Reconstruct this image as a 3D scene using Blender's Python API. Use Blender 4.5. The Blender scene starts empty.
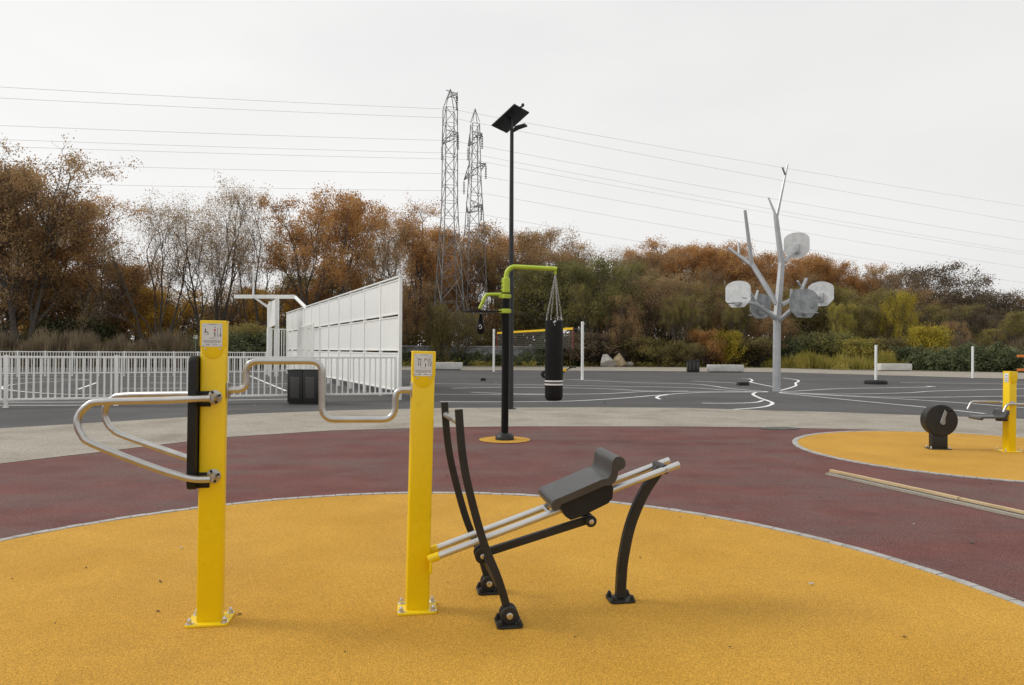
import bpy, bmesh, math, random
from mathutils import Matrix, Vector, Euler, noise
V = Vector
R = math.radians
S = bpy.context.scene
COL = S.collection

# ------------------------------------------------------------------ camera
F = 675.0; PITCH = math.atan(7.5 / F); ROLL = R(0.3); HC = 1.4
cam_d = bpy.data.cameras.new('camera'); cam = bpy.data.objects.new('camera', cam_d); COL.objects.link(cam)
cam_d.sensor_width = 36; cam_d.lens = F * 36 / 1024; cam_d.clip_start = 0.05; cam_d.clip_end = 6000
CM = Matrix.Translation((0, 0, HC)) @ Matrix.Rotation(math.pi / 2 + PITCH, 4, 'X') @ Matrix.Rotation(ROLL, 4, 'Z')
cam.matrix_world = CM
S.camera = cam

def ray(x, y):
    return (CM.to_3x3() @ V((x - 512, -(y - 342.5), -F)))
def at(x, y, z=0.0):            # point on the level z seen at that pixel of the photograph
    d = ray(x, y); t = (z - HC) / d.z
    return V((d.x * t, d.y * t, z))
def atd(x, y, Y):               # point at distance Y in front of the camera
    d = ray(x, y); t = Y / d.y
    return V((d.x * t, Y, HC + d.z * t))

# ------------------------------------------------------------------ tagging
def tag(o, label=None, cat=None, group=None, kind=None):
    if label: o['label'] = label
    if cat: o['category'] = cat
    if group: o['group'] = group
    if kind: o['kind'] = kind
    return o
def empty(name, loc, rz=0.0, label=None, cat=None, group=None):
    o = bpy.data.objects.new(name, None); COL.objects.link(o)
    o.location = loc; o.rotation_euler = (0, 0, rz); o.empty_display_size = 0.2
    return tag(o, label, cat, group)
def copy_tree(o, parent=None):
    c = o.copy(); COL.objects.link(c)
    if parent is not None: c.parent = parent
    for ch in list(o.children): copy_tree(ch, c)
    return c

# ------------------------------------------------------------------ mesh builder
class MB:
    def __init__(s, M=None):
        s.v = []; s.f = []; s.mi = []; s.M = M or Matrix(); s.slot = 0
    def add(s, vs, fs):
        n = len(s.v)
        s.v += [s.M @ V(p) for p in vs]
        s.f += [tuple(i + n for i in f) for f in fs]
        s.mi += [s.slot] * len(fs)
        return s
    def bm_add(s, bm):
        bm.verts.index_update()
        s.add([v.co.copy() for v in bm.verts], [[v.index for v in f.verts] for f in bm.faces]); bm.free()
        return s
    def box(s, c, size, rot=None, bev=0.0, seg=2):
        bm = bmesh.new(); bmesh.ops.create_cube(bm, size=1.0)
        for v in bm.verts: v.co = V((v.co.x * size[0], v.co.y * size[1], v.co.z * size[2]))
        if bev > 0: bmesh.ops.bevel(bm, geom=list(bm.edges), offset=bev, segments=seg, profile=0.5, affect='EDGES')
        if rot is not None:
            Rm = rot if isinstance(rot, Matrix) else Euler(rot).to_matrix()
            for v in bm.verts: v.co = Rm @ v.co
        for v in bm.verts: v.co += V(c)
        return s.bm_add(bm)
    def tube(s, pts, r, n=12, cap=True):
        pts = [V(p) for p in pts]; m = len(pts)
        rs = r if isinstance(r, (list, tuple)) else [r] * m
        vs = []; fs = []; up = None
        for i, p in enumerate(pts):
            t = (pts[min(i + 1, m - 1)] - pts[max(i - 1, 0)])
            if t.length < 1e-9: t = V((0, 0, 1))
            t.normalize()
            if up is None:
                a = V((0, 0, 1)) if abs(t.z) < 0.9 else V((1, 0, 0))
                up = (a - t * a.dot(t)).normalized()
            else:
                up = up - t * up.dot(t)
                up = up.normalized() if up.length > 1e-6 else t.orthogonal().normalized()
            sd = t.cross(up)
            for k in range(n):
                a = 2 * math.pi * k / n
                vs.append(p + (up * math.cos(a) + sd * math.sin(a)) * rs[i])
        for i in range(m - 1):
            for k in range(n):
                a = i * n + k; b = i * n + (k + 1) % n
                fs.append((a, b, b + n, a + n))
        if cap:
            fs.append(tuple(range(n - 1, -1, -1))); fs.append(tuple(range((m - 1) * n, m * n)))
        return s.add(vs, fs)
    def cyl(s, p0, p1, r0, r1=None, n=16, bev=0.0):
        p0 = V(p0); p1 = V(p1); r1 = r0 if r1 is None else r1
        if bev > 0:
            d = (p1 - p0).normalized()
            return s.tube([p0, p0 + d * 1e-5, p0 + d * bev, p1 - d * bev, p1 - d * 1e-5, p1], [max(r0 - bev, 1e-4), r0 - bev * .98, r0, r1, r1 - bev * .98, max(r1 - bev, 1e-4)], n)
        return s.tube([p0, p1], [r0, r1], n)
    def lathe(s, prof, c=(0, 0, 0), n=24, rot=None):
        c = V(c); vs = []; fs = []; m = len(prof)
        for (r, z) in prof:
            for k in range(n):
                a = 2 * math.pi * k / n
                p = V((r * math.cos(a), r * math.sin(a), z))
                vs.append(c + (rot @ p if rot is not None else p))
        for i in range(m - 1):
            for k in range(n):
                a = i * n + k; b = i * n + (k + 1) % n
                fs.append((a, b, b + n, a + n))
        fs.append(tuple(range(n - 1, -1, -1))); fs.append(tuple(range((m - 1) * n, m * n)))
        return s.add(vs, fs)
    def prism(s, poly, o, A, B, thick, bev=0.0):
        o = V(o); A = V(A).normalized(); B = V(B).normalized(); N = A.cross(B)
        bm = bmesh.new()
        bot = [bm.verts.new(o + A * a + B * b - N * thick / 2) for a, b in poly]
        top = [bm.verts.new(o + A * a + B * b + N * thick / 2) for a, b in poly]
        f1 = bm.faces.new(top); f2 = bm.faces.new(list(reversed(bot)))
        n = len(poly)
        for i in range(n): bm.faces.new((bot[i], bot[(i + 1) % n], top[(i + 1) % n], top[i]))
        bmesh.ops.recalc_face_normals(bm, faces=bm.faces)
        if bev > 0:
            es = [e for e in bm.edges if e in f1.edges[:] or e in f2.edges[:]]
            bmesh.ops.bevel(bm, geom=es, offset=bev, segments=2, profile=0.5, affect='EDGES')
        return s.bm_add(bm)
    def bar(s, pts, w, t, N, bev=0.0):       # flat bar: t across N, w across the path
        pts = [V(p) for p in pts]; N = V(N).normalized(); m = len(pts); L = []; Rr = []
        for i, p in enumerate(pts):
            d = (pts[min(i + 1, m - 1)] - pts[max(i - 1, 0)]).normalized()
            sd = N.cross(d).normalized(); ww = w[i] if isinstance(w, (list, tuple)) else w
            L.append(p + sd * ww / 2); Rr.append(p - sd * ww / 2)
        vs = []; fs = []; b = bev
        for i in range(m):
            sd = (L[i] - Rr[i]).normalized()
            vs += [L[i] - N * (t / 2 - b), L[i] - N * (t / 2) - sd * b, Rr[i] - N * (t / 2) + sd * b, Rr[i] - N * (t / 2 - b),
                   Rr[i] + N * (t / 2 - b), Rr[i] + N * (t / 2) + sd * b, L[i] + N * (t / 2) - sd * b, L[i] + N * (t / 2 - b)]
        if b <= 0:
            vs2 = []
            for i in range(m): vs2 += [L[i] - N * t / 2, Rr[i] - N * t / 2, Rr[i] + N * t / 2, L[i] + N * t / 2]
            vs = vs2; k = 4
        else: k = 8
        for i in range(m - 1):
            for j in range(k):
                a = i * k + j; c = i * k + (j + 1) % k
                fs.append((a, a + k, c + k, c))
        fs.append(tuple(range(k))); fs.append(tuple(range(m * k - 1, (m - 1) * k - 1, -1)))
        return s.add(vs, fs)
    def sheet(s, poly):
        bm = bmesh.new(); vs = [bm.verts.new(p) for p in poly]
        f = bm.faces.new(vs); bmesh.ops.recalc_face_normals(bm, faces=[f])
        if f.normal.z < 0: f.normal_flip()
        bmesh.ops.triangulate(bm, faces=[f])
        return s.bm_add(bm)
    def build(s, name, mat, parent=None, loc=None, angle=38, smooth=True):
        me = bpy.data.meshes.new(name); me.from_pydata([tuple(p) for p in s.v], [], s.f)
        mats = mat if isinstance(mat, (list, tuple)) else [mat]
        for m_ in mats: me.materials.append(m_)
        me.polygons.foreach_set('material_index', s.mi)
        bm = bmesh.new(); bm.from_mesh(me); bmesh.ops.recalc_face_normals(bm, faces=bm.faces)
        bm.to_mesh(me); bm.free()
        if smooth:
            me.polygons.foreach_set('use_smooth', [True] * len(me.polygons)); me.set_sharp_from_angle(angle=R(angle))
        me.update()
        o = bpy.data.objects.new(name, me); COL.objects.link(o)
        if parent is not None: o.parent = parent
        if loc is not None: o.location = loc
        return o

def fillet(pts, rad, n=6):
    pts = [V(p) for p in pts]; out = [pts[0]]
    rads = rad if isinstance(rad, (list, tuple)) else [rad] * (len(pts) - 2)
    for i in range(1, len(pts) - 1):
        p = pts[i]; a = pts[i - 1] - p; b = pts[i + 1] - p
        la, lb = a.length, b.length; a.normalize(); b.normalize()
        ang = math.acos(max(-1, min(1, a.dot(b)))); d = rads[i - 1] / math.tan(ang / 2)
        d = min(d, la * .49, lb * .49)
        p0 = p + a * d; p1 = p + b * d
        for k in range(n + 1):
            t = k / n
            out.append(p0 * (1 - t) ** 2 + p * 2 * t * (1 - t) + p1 * t * t)
    out.append(pts[-1]); return out
def smooth_path(pts, n=6):
    pts = [V(p) for p in pts]; out = []
    for i in range(len(pts) - 1):
        p0 = pts[max(i - 1, 0)]; p1 = pts[i]; p2 = pts[i + 1]; p3 = pts[min(i + 2, len(pts) - 1)]
        for k in range(n):
            t = k / n
            out.append(0.5 * ((2 * p1) + (p2 - p0) * t + (2 * p0 - 5 * p1 + 4 * p2 - p3) * t * t + (3 * p1 - p0 - 3 * p2 + p3) * t ** 3))
    out.append(pts[-1]); return out

# ------------------------------------------------------------------ materials
def nmat(name):
    m = bpy.data.materials.new(name); m.use_nodes = True
    nt = m.node_tree; b = nt.nodes['Principled BSDF']
    return m, nt, b
def mat(name, c1, c2=None, scale=4.0, rough=0.5, metal=0.0, bump=0.0, bscale=None, fine=0.0, fscale=150.0, detail=4.0, rough2=None, stretch=None, spec=0.5, coat=0.0, contrast=(0.35, 0.65), wear=None):
    m, nt, b = nmat(name); N = nt.nodes; L = nt.links
    tc = N.new('ShaderNodeTexCoord'); mp = N.new('ShaderNodeMapping'); L.new(tc.outputs['Object'], mp.inputs['Vector'])
    if stretch: mp.inputs['Scale'].default_value = stretch
    nz = N.new('ShaderNodeTexNoise'); nz.inputs['Scale'].default_value = scale; nz.inputs['Detail'].default_value = detail
    L.new(mp.outputs['Vector'], nz.inputs['Vector'])
    cr = N.new('ShaderNodeValToRGB'); L.new(nz.outputs['Fac'], cr.inputs['Fac'])
    cr.color_ramp.elements[0].position = contrast[0]; cr.color_ramp.elements[1].position = contrast[1]
    cr.color_ramp.elements[0].color = (*c1, 1); cr.color_ramp.elements[1].color = (*(c2 or c1), 1)
    out = cr.outputs['Color']
    if fine > 0:
        n2 = N.new('ShaderNodeTexNoise'); n2.inputs['Scale'].default_value = fscale; n2.inputs['Detail'].default_value = 2
        L.new(tc.outputs['Object'], n2.inputs['Vector'])
        mr = N.new('ShaderNodeMapRange'); mr.inputs['From Min'].default_value = .3; mr.inputs['From Max'].default_value = .7
        mr.inputs['To Min'].default_value = 1 - fine; mr.inputs['To Max'].default_value = 1 + fine
        L.new(n2.outputs['Fac'], mr.inputs['Value'])
        hv = N.new('ShaderNodeHueSaturation'); L.new(out, hv.inputs['Color']); L.new(mr.outputs['Result'], hv.inputs['Value'])
        out = hv.outputs['Color']
    if wear:            # scuffs and grime: (colour, scale, amount)
        nw = N.new('ShaderNodeTexNoise'); nw.inputs['Scale'].default_value = wear[1]; nw.inputs['Detail'].default_value = 9; nw.inputs['Roughness'].default_value = .72
        L.new(tc.outputs['Object'], nw.inputs['Vector'])
        mw = N.new('ShaderNodeMapRange'); mw.inputs['From Min'].default_value = .56; mw.inputs['From Max'].default_value = .72; mw.inputs['To Max'].default_value = wear[2]
        L.new(nw.outputs['Fac'], mw.inputs['Value'])
        mxw = N.new('ShaderNodeMix'); mxw.data_type = 'RGBA'; L.new(mw.outputs['Result'], mxw.inputs[0]); L.new(out, mxw.inputs[6]); mxw.inputs[7].default_value = (*wear[0], 1)
        out = mxw.outputs[2]
    L.new(out, b.inputs['Base Color'])
    b.inputs['Roughness'].default_value = rough; b.inputs['Metallic'].default_value = metal
    b.inputs['Specular IOR Level'].default_value = spec; b.inputs['Coat Weight'].default_value = coat
    if rough2 is not None:
        mr2 = N.new('ShaderNodeMapRange'); mr2.inputs['From Min'].default_value = .3; mr2.inputs['From Max'].default_value = .7
        mr2.inputs['To Min'].default_value = rough; mr2.inputs['To Max'].default_value = rough2
        L.new(nz.outputs['Fac'], mr2.inputs['Value']); L.new(mr2.outputs['Result'], b.inputs['Roughness'])
    if bump > 0:
        n3 = N.new('ShaderNodeTexNoise'); n3.inputs['Scale'].default_value = bscale or scale; n3.inputs['Detail'].default_value = 3
        L.new(tc.outputs['Object'], n3.inputs['Vector'])
        bp = N.new('ShaderNodeBump'); bp.inputs['Strength'].default_value = bump; bp.inputs['Distance'].default_value = .005
        L.new(n3.outputs['Fac'], bp.inputs['Height']); L.new(bp.outputs['Normal'], b.inputs['Normal'])
    return m

def ground_mat(name, c1, c2, dirt, scale, fine, fscale, rough=0.9, bump=.3, big=0.35, dirt_amt=0.5, speck=None, streak=None):
    """mottled surface: two tones, large stains and grain of the size of the granules"""
    m, nt, b = nmat(name); N = nt.nodes; L = nt.links
    tc = N.new('ShaderNodeTexCoord')
    def noise(sc, det=4, vec=None, rgh=.55):
        n = N.new('ShaderNodeTexNoise'); n.inputs['Scale'].default_value = sc; n.inputs['Detail'].default_value = det; n.inputs['Roughness'].default_value = rgh
        L.new(vec or tc.outputs['Object'], n.inputs['Vector']); return n.outputs['Fac']
    def ramp(f, a, bb, lo, hi):
        r = N.new('ShaderNodeMapRange'); r.inputs['From Min'].default_value = a; r.inputs['From Max'].default_value = bb
        r.inputs['To Min'].default_value = lo; r.inputs['To Max'].default_value = hi; L.new(f, r.inputs['Value']); return r.outputs['Result']
    def mix(f, a, bb):
        x = N.new('ShaderNodeMix'); x.data_type = 'RGBA'
        if isinstance(f, float): x.inputs[0].default_value = f
        else: L.new(f, x.inputs[0])
        for s_, val in ((6, a), (7, bb)):
            if isinstance(val, tuple): x.inputs[s_].default_value = (*val, 1)
            else: L.new(val, x.inputs[s_])
        return x.outputs[2]
    c = mix(ramp(noise(scale, 5), .35, .65, 0, 1), c1, c2)
    c = mix(ramp(noise(big, 6, rgh=.65), .48, .72, 0, dirt_amt), c, dirt)
    if streak:
        mp = N.new('ShaderNodeMapping'); mp.inputs['Scale'].default_value = streak; L.new(tc.outputs['Object'], mp.inputs['Vector'])
        c = mix(ramp(noise(1.0, 5, mp.outputs['Vector']), .45, .75, 0, dirt_amt), c, dirt)
    g = noise(fscale, 2)
    hv = N.new('ShaderNodeHueSaturation'); L.new(c, hv.inputs['Color']); L.new(ramp(g, .3, .7, 1 - fine, 1 + fine), hv.inputs['Value'])
    c = hv.outputs['Color']
    hv2 = N.new('ShaderNodeHueSaturation'); L.new(c, hv2.inputs['Color']); L.new(ramp(noise(fscale * .5, 3, rgh=.75), .3, .7, 1 - fine * .38, 1 + fine * .38), hv2.inputs['Value'])
    c = hv2.outputs['Color']
    if speck:
        vo = N.new('ShaderNodeTexVoronoi'); vo.inputs['Scale'].default_value = speck[0]; L.new(tc.outputs['Object'], vo.inputs['Vector'])
        c = mix(ramp(vo.outputs['Distance'], speck[1], speck[1] * .6, 0, 1), c, speck[2])
    L.new(c, b.inputs['Base Color']); b.inputs['Roughness'].default_value = rough; b.inputs['Specular IOR Level'].default_value = .25
    bp = N.new('ShaderNodeBump'); bp.inputs['Strength'].default_value = bump; bp.inputs['Distance'].default_value = .004
    L.new(g, bp.inputs['Height']); L.new(bp.outputs['Normal'], b.inputs['Normal'])
    return m

LEAFK = 2.5
def leaf_mat(name, cols, bright=1.0, noise_scale=.5):
    m, nt, b = nmat(name); N = nt.nodes; L = nt.links
    at_ = N.new('ShaderNodeAttribute'); at_.attribute_name = 'tint'
    oi = N.new('ShaderNodeObjectInfo')
    tc = N.new('ShaderNodeTexCoord')
    nz = N.new('ShaderNodeTexNoise'); nz.inputs['Scale'].default_value = noise_scale; nz.inputs['Detail'].default_value = 3
    vm = N.new('ShaderNodeVectorMath'); vm.operation = 'ADD'; L.new(tc.outputs['Object'], vm.inputs[0])
    cx = N.new('ShaderNodeCombineXYZ'); mu = N.new('ShaderNodeMath'); mu.operation = 'MULTIPLY'; mu.inputs[1].default_value = 50
    L.new(oi.outputs['Random'], mu.inputs[0]); L.new(mu.outputs[0], cx.inputs[0]); L.new(cx.outputs[0], vm.inputs[1]); L.new(vm.outputs[0], nz.inputs['Vector'])
    a1 = N.new('ShaderNodeMath'); a1.operation = 'MULTIPLY_ADD'; a1.inputs[1].default_value = .72; L.new(at_.outputs['Fac'], a1.inputs[0])
    mr = N.new('ShaderNodeMapRange'); mr.inputs['From Min'].default_value = .3; mr.inputs['From Max'].default_value = .7; mr.inputs['To Max'].default_value = .38
    L.new(nz.outputs['Fac'], mr.inputs['Value']); L.new(mr.outputs['Result'], a1.inputs[2])
    cr = N.new('ShaderNodeValToRGB'); L.new(a1.outputs[0], cr.inputs['Fac'])
    e = cr.color_ramp.elements
    while len(e) < len(cols): e.new(.5)
    for i, c in enumerate(cols):
        kk = (.62, .9, 1.2, 1.3)[i]; c = tuple(v * kk for v in c)
        e[i].position = i / (len(cols) - 1); e[i].color = (c[0] * bright * LEAFK, c[1] * bright * LEAFK, c[2] * bright * LEAFK, 1)
    L.new(cr.outputs['Color'], b.inputs['Base Color']); b.inputs['Roughness'].default_value = .75; b.inputs['Specular IOR Level'].default_value = .2
    tr = N.new('ShaderNodeBsdfTranslucent'); L.new(cr.outputs['Color'], tr.inputs['Color'])
    ms = N.new('ShaderNodeMixShader'); ms.inputs[0].default_value = .48
    L.new(b.outputs[0], ms.inputs[1]); L.new(tr.outputs[0], ms.inputs[2]); L.new(ms.outputs[0], N['Material Output'].inputs['Surface'])
    return m

M = {}
M['soil'] = ground_mat('soil', (.16, .13, .09), (.10, .10, .05), (.07, .06, .04), 1.2, .3, 20)
M['asphalt'] = ground_mat('asphalt', (.070, .069, .068), (.088, .087, .085), (.125, .122, .117), .6, .25, 45, .9, .3, .18, .7, streak=(.05, .6, 1))
M['concrete'] = ground_mat('concrete', (.315, .284, .236), (.365, .332, .28), (.20, .17, .128), 1.1, .2, 35, .92, .3, .8, .75)
M['burgundy'] = ground_mat('burgundy', (.128, .049, .043), (.170, .069, .060), (.140, .098, .088), 1.6, .45, 110, .9, .5, .7, .85, speck=(7, .02, (.3, .27, .24)), streak=(.35, 1.6, 1))
M['yellow_rubber'] = ground_mat('yellow_rubber', (.495, .262, .032), (.56, .306, .044), (.40, .215, .042), 1.3, .35, 170, .88, .6, .85, .4)
M['sett'] = mat('sett', (.33, .32, .30), (.44, .43, .41), 9, .9, bump=.3, bscale=60, fine=.15, fscale=80)
M['line_paint'] = mat('line_paint', (.72, .72, .71), (.86, .86, .85), 3, .7, fine=.1, fscale=40)
M['yellow_paint'] = mat('yellow_paint', (.82, .57, .002), (.86, .60, .003), 2.5, .30, rough2=.44, spec=.45, fine=.02, fscale=40, wear=((.45, .31, .03), 11, .28), bump=.02, bscale=300)
M['steel'] = mat('steel', (.47, .46, .44), (.54, .53, .51), 12, .30, .95, rough2=.38, stretch=(1, 1, 1))
M['alu'] = mat('alu', (.58, .58, .57), (.64, .64, .63), 8, .34, .9, rough2=.42)
M['bolt_metal'] = mat('bolt_metal', (.55, .55, .55), (.7, .7, .7), 60, .3, 1.0)
M['black_paint'] = mat('black_paint', (.009, .009, .0085), (.014, .0135, .013), 6, .5, rough2=.6, spec=.3)
M['charcoal'] = mat('charcoal', (.015, .0145, .013), (.022, .021, .019), 5, .40, rough2=.52, spec=.4, wear=((.06, .055, .048), 14, .5))
M['seat_foam'] = mat('seat_foam', (.024, .024, .0235), (.032, .032, .031), 7, .34, rough2=.42, spec=.9, bump=.1, bscale=250)
M['pure_black'] = mat('pure_black', (.003, .003, .003), (.006, .006, .006), 4, .45, rough2=.6, spec=.2)
M['vinyl'] = mat('vinyl', (.004, .004, .004), (.009, .009, .009), 14, .5, rough2=.6, spec=.25, bump=.25, bscale=30)
M['pole_grey'] = mat('pole_grey', (.026, .028, .031), (.038, .040, .043), 4, .5, spec=.3)
M['lime'] = mat('lime', (.42, .56, .03), (.47, .60, .04), 6, .4, spec=.5)
M['white_paint'] = mat('white_paint', (.82, .82, .79), (.87, .87, .845), 1.5, .5, rough2=.6, spec=.4, fine=.02, fscale=12, wear=((.5, .48, .42), 3, .4))
M['white_panel'] = mat('white_panel', (.83, .83, .80), (.86, .86, .835), .8, .55, rough2=.65, spec=.3, wear=((.68, .66, .61), 1.2, .3))
M['plate'] = mat('plate', (.60, .65, .68), (.68, .73, .76), 20, .4)
M['plate_grey'] = mat('plate_grey', (.38, .39, .40), (.44, .45, .46), 60, .5)
M['ink'] = mat('ink', (.08, .08, .085), (.16, .16, .17), 90, .6)
M['ink_red'] = mat('ink_red', (.45, .05, .06), (.5, .07, .08), 90, .6)
M['ink_tan'] = mat('ink_tan', (.45, .27, .15), (.5, .3, .18), 90, .6)
M['galvanised'] = mat('galvanised', (.40, .41, .42), (.48, .49, .50), 3, .42, .6, rough2=.52, fine=.06, fscale=25, wear=((.28, .28, .28), 6, .5))
M['galv_board'] = mat('galv_board', (.56, .57, .57), (.68, .69, .69), 5, .45, .35, rough2=.55, fine=.06, fscale=20)
M['galv_dark'] = mat('galv_dark', (.25, .26, .27), (.4, .41, .42), 5, .5, .6)  # plain dark metal; also paints the shaded backboards darker than the lit ones
M['pylon'] = mat('pylon', (.20, .205, .205), (.29, .295, .295), 3, .6, .3)
M['insulator'] = mat('insulator', (.08, .09, .09), (.14, .15, .15), 10, .3)
M['cable'] = mat('cable', (.40, .40, .40), (.46, .46, .46), 1, .6)
M['solar'] = mat('solar', (.010, .011, .014), (.018, .02, .025), 10, .35)
M['bin_black'] = mat('bin_black', (.009, .009, .0085), (.015, .0145, .0135), 6, .5)
M['bin_mesh'] = mat('bin_mesh', (.045, .043, .04), (.07, .066, .06), 30, .55, stretch=(.3, .3, 3), bump=.3, bscale=90)
M['block'] = mat('block', (.52, .51, .48), (.63, .62, .59), 2, .85, bump=.2, bscale=30, fine=.1, fscale=14)
M['wall_grey'] = mat('wall_grey', (.17, .17, .165), (.32, .32, .31), 3, .9, bump=.4, bscale=6, fine=.35, fscale=3, stretch=(.5, .5, 1.6))
M['wall_cap'] = mat('wall_cap', (.33, .33, .32), (.45, .45, .44), 2, .9, fine=.15, fscale=10)
M['rock'] = mat('rock', (.30, .28, .25), (.44, .42, .39), 3, .9, bump=.5, bscale=8, fine=.15, fscale=14)
M['rock_tan'] = mat('rock_tan', (.34, .25, .14), (.50, .40, .26), 3, .9, bump=.5, bscale=8, fine=.2, fscale=14)
M['rubber_black'] = mat('rubber_black', (.012, .012, .012), (.022, .022, .022), 10, .8)
M['tape_yellow'] = mat('tape_yellow', (.80, .50, .015), (.85, .55, .02), 5, .55)
M['tape_red'] = mat('tape_red', (.24, .03, .025), (.3, .04, .03), 5, .6)
M['net_cord'] = mat('net_cord', (.11, .105, .10), (.15, .145, .135), 5, .8)
M['orange'] = mat('orange', (.62, .17, .03), (.7, .2, .035), 4, .5)
M['wood_pale'] = mat('wood_pale', (.50, .36, .19), (.62, .47, .28), 6, .75, stretch=(12, .8, 12), fine=.12, fscale=60, bump=.2, bscale=60)
M['wood_grey'] = mat('wood_grey', (.26, .235, .19), (.36, .33, .27), 6, .85, stretch=(12, .8, 12), fine=.15, fscale=60, bump=.2, bscale=60)
M['gap_shade'] = mat('gap_shade', (.03, .025, .02), (.05, .042, .033), 6, .8, stretch=(12, .8, 12))  # near-black tone for the painted shade between the battens
M['bark'] = mat('bark', (.06, .05, .041), (.12, .103, .086), 5, .9, stretch=(3, 3, .6), bump=.4, bscale=8)
M['bark_pale'] = mat('bark_pale', (.085, .075, .062), (.15, .135, .115), 5, .9, stretch=(3, 3, .6), bump=.4, bscale=8)
M['twig'] = mat('twig', (.085, .07, .058), (.14, .118, .10), 3, .9)
M['leaf_litter'] = mat('leaf_litter', (.22, .12, .035), (.34, .2, .06), 30, .8)
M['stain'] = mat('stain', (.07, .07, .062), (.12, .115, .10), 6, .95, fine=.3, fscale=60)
M['chip'] = mat('chip', (.4, .41, .41), (.6, .6, .6), 30, .6)
RUST = leaf_mat('leaf_rust', [(.08, .048, .026), (.145, .082, .036), (.205, .112, .042), (.19, .125, .05)])
BROWN = leaf_mat('leaf_brown', [(.075, .053, .034), (.115, .08, .046), (.165, .104, .05), (.165, .125, .058)])
SPARSE = leaf_mat('leaf_sparse', [(.09, .07, .05), (.13, .10, .06), (.16, .11, .055), (.13, .09, .05)])
OLIVE = leaf_mat('leaf_olive', [(.045, .042, .020), (.075, .068, .027), (.11, .092, .032), (.145, .105, .036)])
GREEN = leaf_mat('leaf_green', [(.034, .037, .018), (.056, .057, .024), (.085, .081, .030), (.118, .10, .034)])
YELLOW = leaf_mat('leaf_yellow', [(.075, .065, .018), (.12, .10, .018), (.19, .15, .02), (.11, .10, .024)])
GOLD = leaf_mat('leaf_gold', [(.10, .055, .014), (.17, .10, .018), (.24, .15, .024), (.14, .10, .025)])
DARKBR = leaf_mat('leaf_dark_brown', [(.03, .024, .019), (.05, .039, .028), (.07, .053, .034), (.085, .062, .038)])
DKGREEN = leaf_mat('leaf_dark_green', [(.020, .024, .014), (.034, .041, .021), (.055, .063, .031), (.085, .088, .045)], noise_scale=.9)
DRY = leaf_mat('leaf_dry', [(.050, .040, .028), (.078, .062, .042), (.112, .088, .058), (.085, .078, .042)], noise_scale=.4)
BRAMBLE = leaf_mat('leaf_bramble', [(.045, .036, .022), (.075, .055, .030), (.085, .075, .028), (.12, .085, .04)], noise_scale=.35)
GRASS = leaf_mat('leaf_grass', [(.07, .075, .02), (.12, .115, .028), (.17, .14, .035), (.13, .12, .04)], noise_scale=.5)

# ------------------------------------------------------------------ ground
def sheet_obj(name, poly, z, m):
    return tag(MB().sheet([(p[0], p[1], z) for p in poly]).build(name, m, smooth=False), kind='structure')
sheet_obj('ground', [(-1500, -200), (1500, -200), (1500, 3000), (-1500, 3000)], -.006, M['soil'])
far_edge = [(430, 370), (520, 370.3), (640, 371), (768, 372), (840, 374), (972, 377.8), (1024, 379)]
far_out = [(430, 366.5), (520, 366.8), (640, 367.1), (768, 367.8), (840, 370.2), (1000, 372.6)]
fe = [at(*p) for p in far_edge]; fo = [at(*p) for p in far_out]
fe = [V((-70, 45, 0)), V((-30, 46, 0))] + fe + [V((60, 24, 0))]
fo = [V((-70, 51, 0)), V((-30, 53, 0))] + fo + [V((75, 31, 0))]
near_asph = [(0, 428.7), (64, 424.8), (128, 421), (192, 417), (256, 413.7), (340, 410.6), (460, 408), (600, 407.5), (686, 408), (780, 411), (840, 412.5), (900, 414.8), (960, 416.8), (1024, 419.2)]
na = [V((-40, 8, 0)), V((-20, 9.3, 0))] + [at(*p) for p in near_asph] + [V((25, 12, 0)), V((40, 8, 0))]
conc_in = [(0, 464), (50, 458), (100, 452.3), (160, 445), (225, 437.5), (330, 430.8), (460, 427.2), (520, 426.7), (680, 426.7), (760, 427.6), (840, 429.2), (900, 431.0), (960, 434), (1024, 438)]
ci = [V((-25, 5.5, 0)), V((-11, 6.2, 0))] + [at(*p) for p in conc_in] + [V((16, 8.5, 0)), V((30, 4, 0))]
sheet_obj('far_path', fe + [V((75, 31, 0))] + list(reversed(fo))[1:], .006, M['concrete'])
sheet_obj('asphalt_court', na + [V((62, 22, 0))] + list(reversed(fe)) + [V((-75, 44, 0)), V((-75, 8, 0))], 0.0, M['asphalt'])
sheet_obj('concrete_path', ci + list(reversed(na)), .006, M['concrete'])
sheet_obj('red_play_surface', [V((-25, -15, 0))] + ci + [V((30, -15, 0))], .002, M['burgundy'])
def disc(name, c, r, z, m, n=96):
    return sheet_obj(name, [(c[0] + r * math.cos(2 * math.pi * k / n), c[1] + r * math.sin(2 * math.pi * k / n)) for k in range(n)], z, m)
CA = (-.652, 3.012); CB = (6.603, 9.471); CCc = (-.106, 10.5)
disc('yellow_play_surface', CA, 3.524, .010, M['yellow_rubber'], 160)
disc('yellow_play_surface', CB, 2.389, .010, M['yellow_rubber'], 128)
disc('yellow_play_surface', CCc, .398, .010, M['yellow_rubber'], 64)
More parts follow.
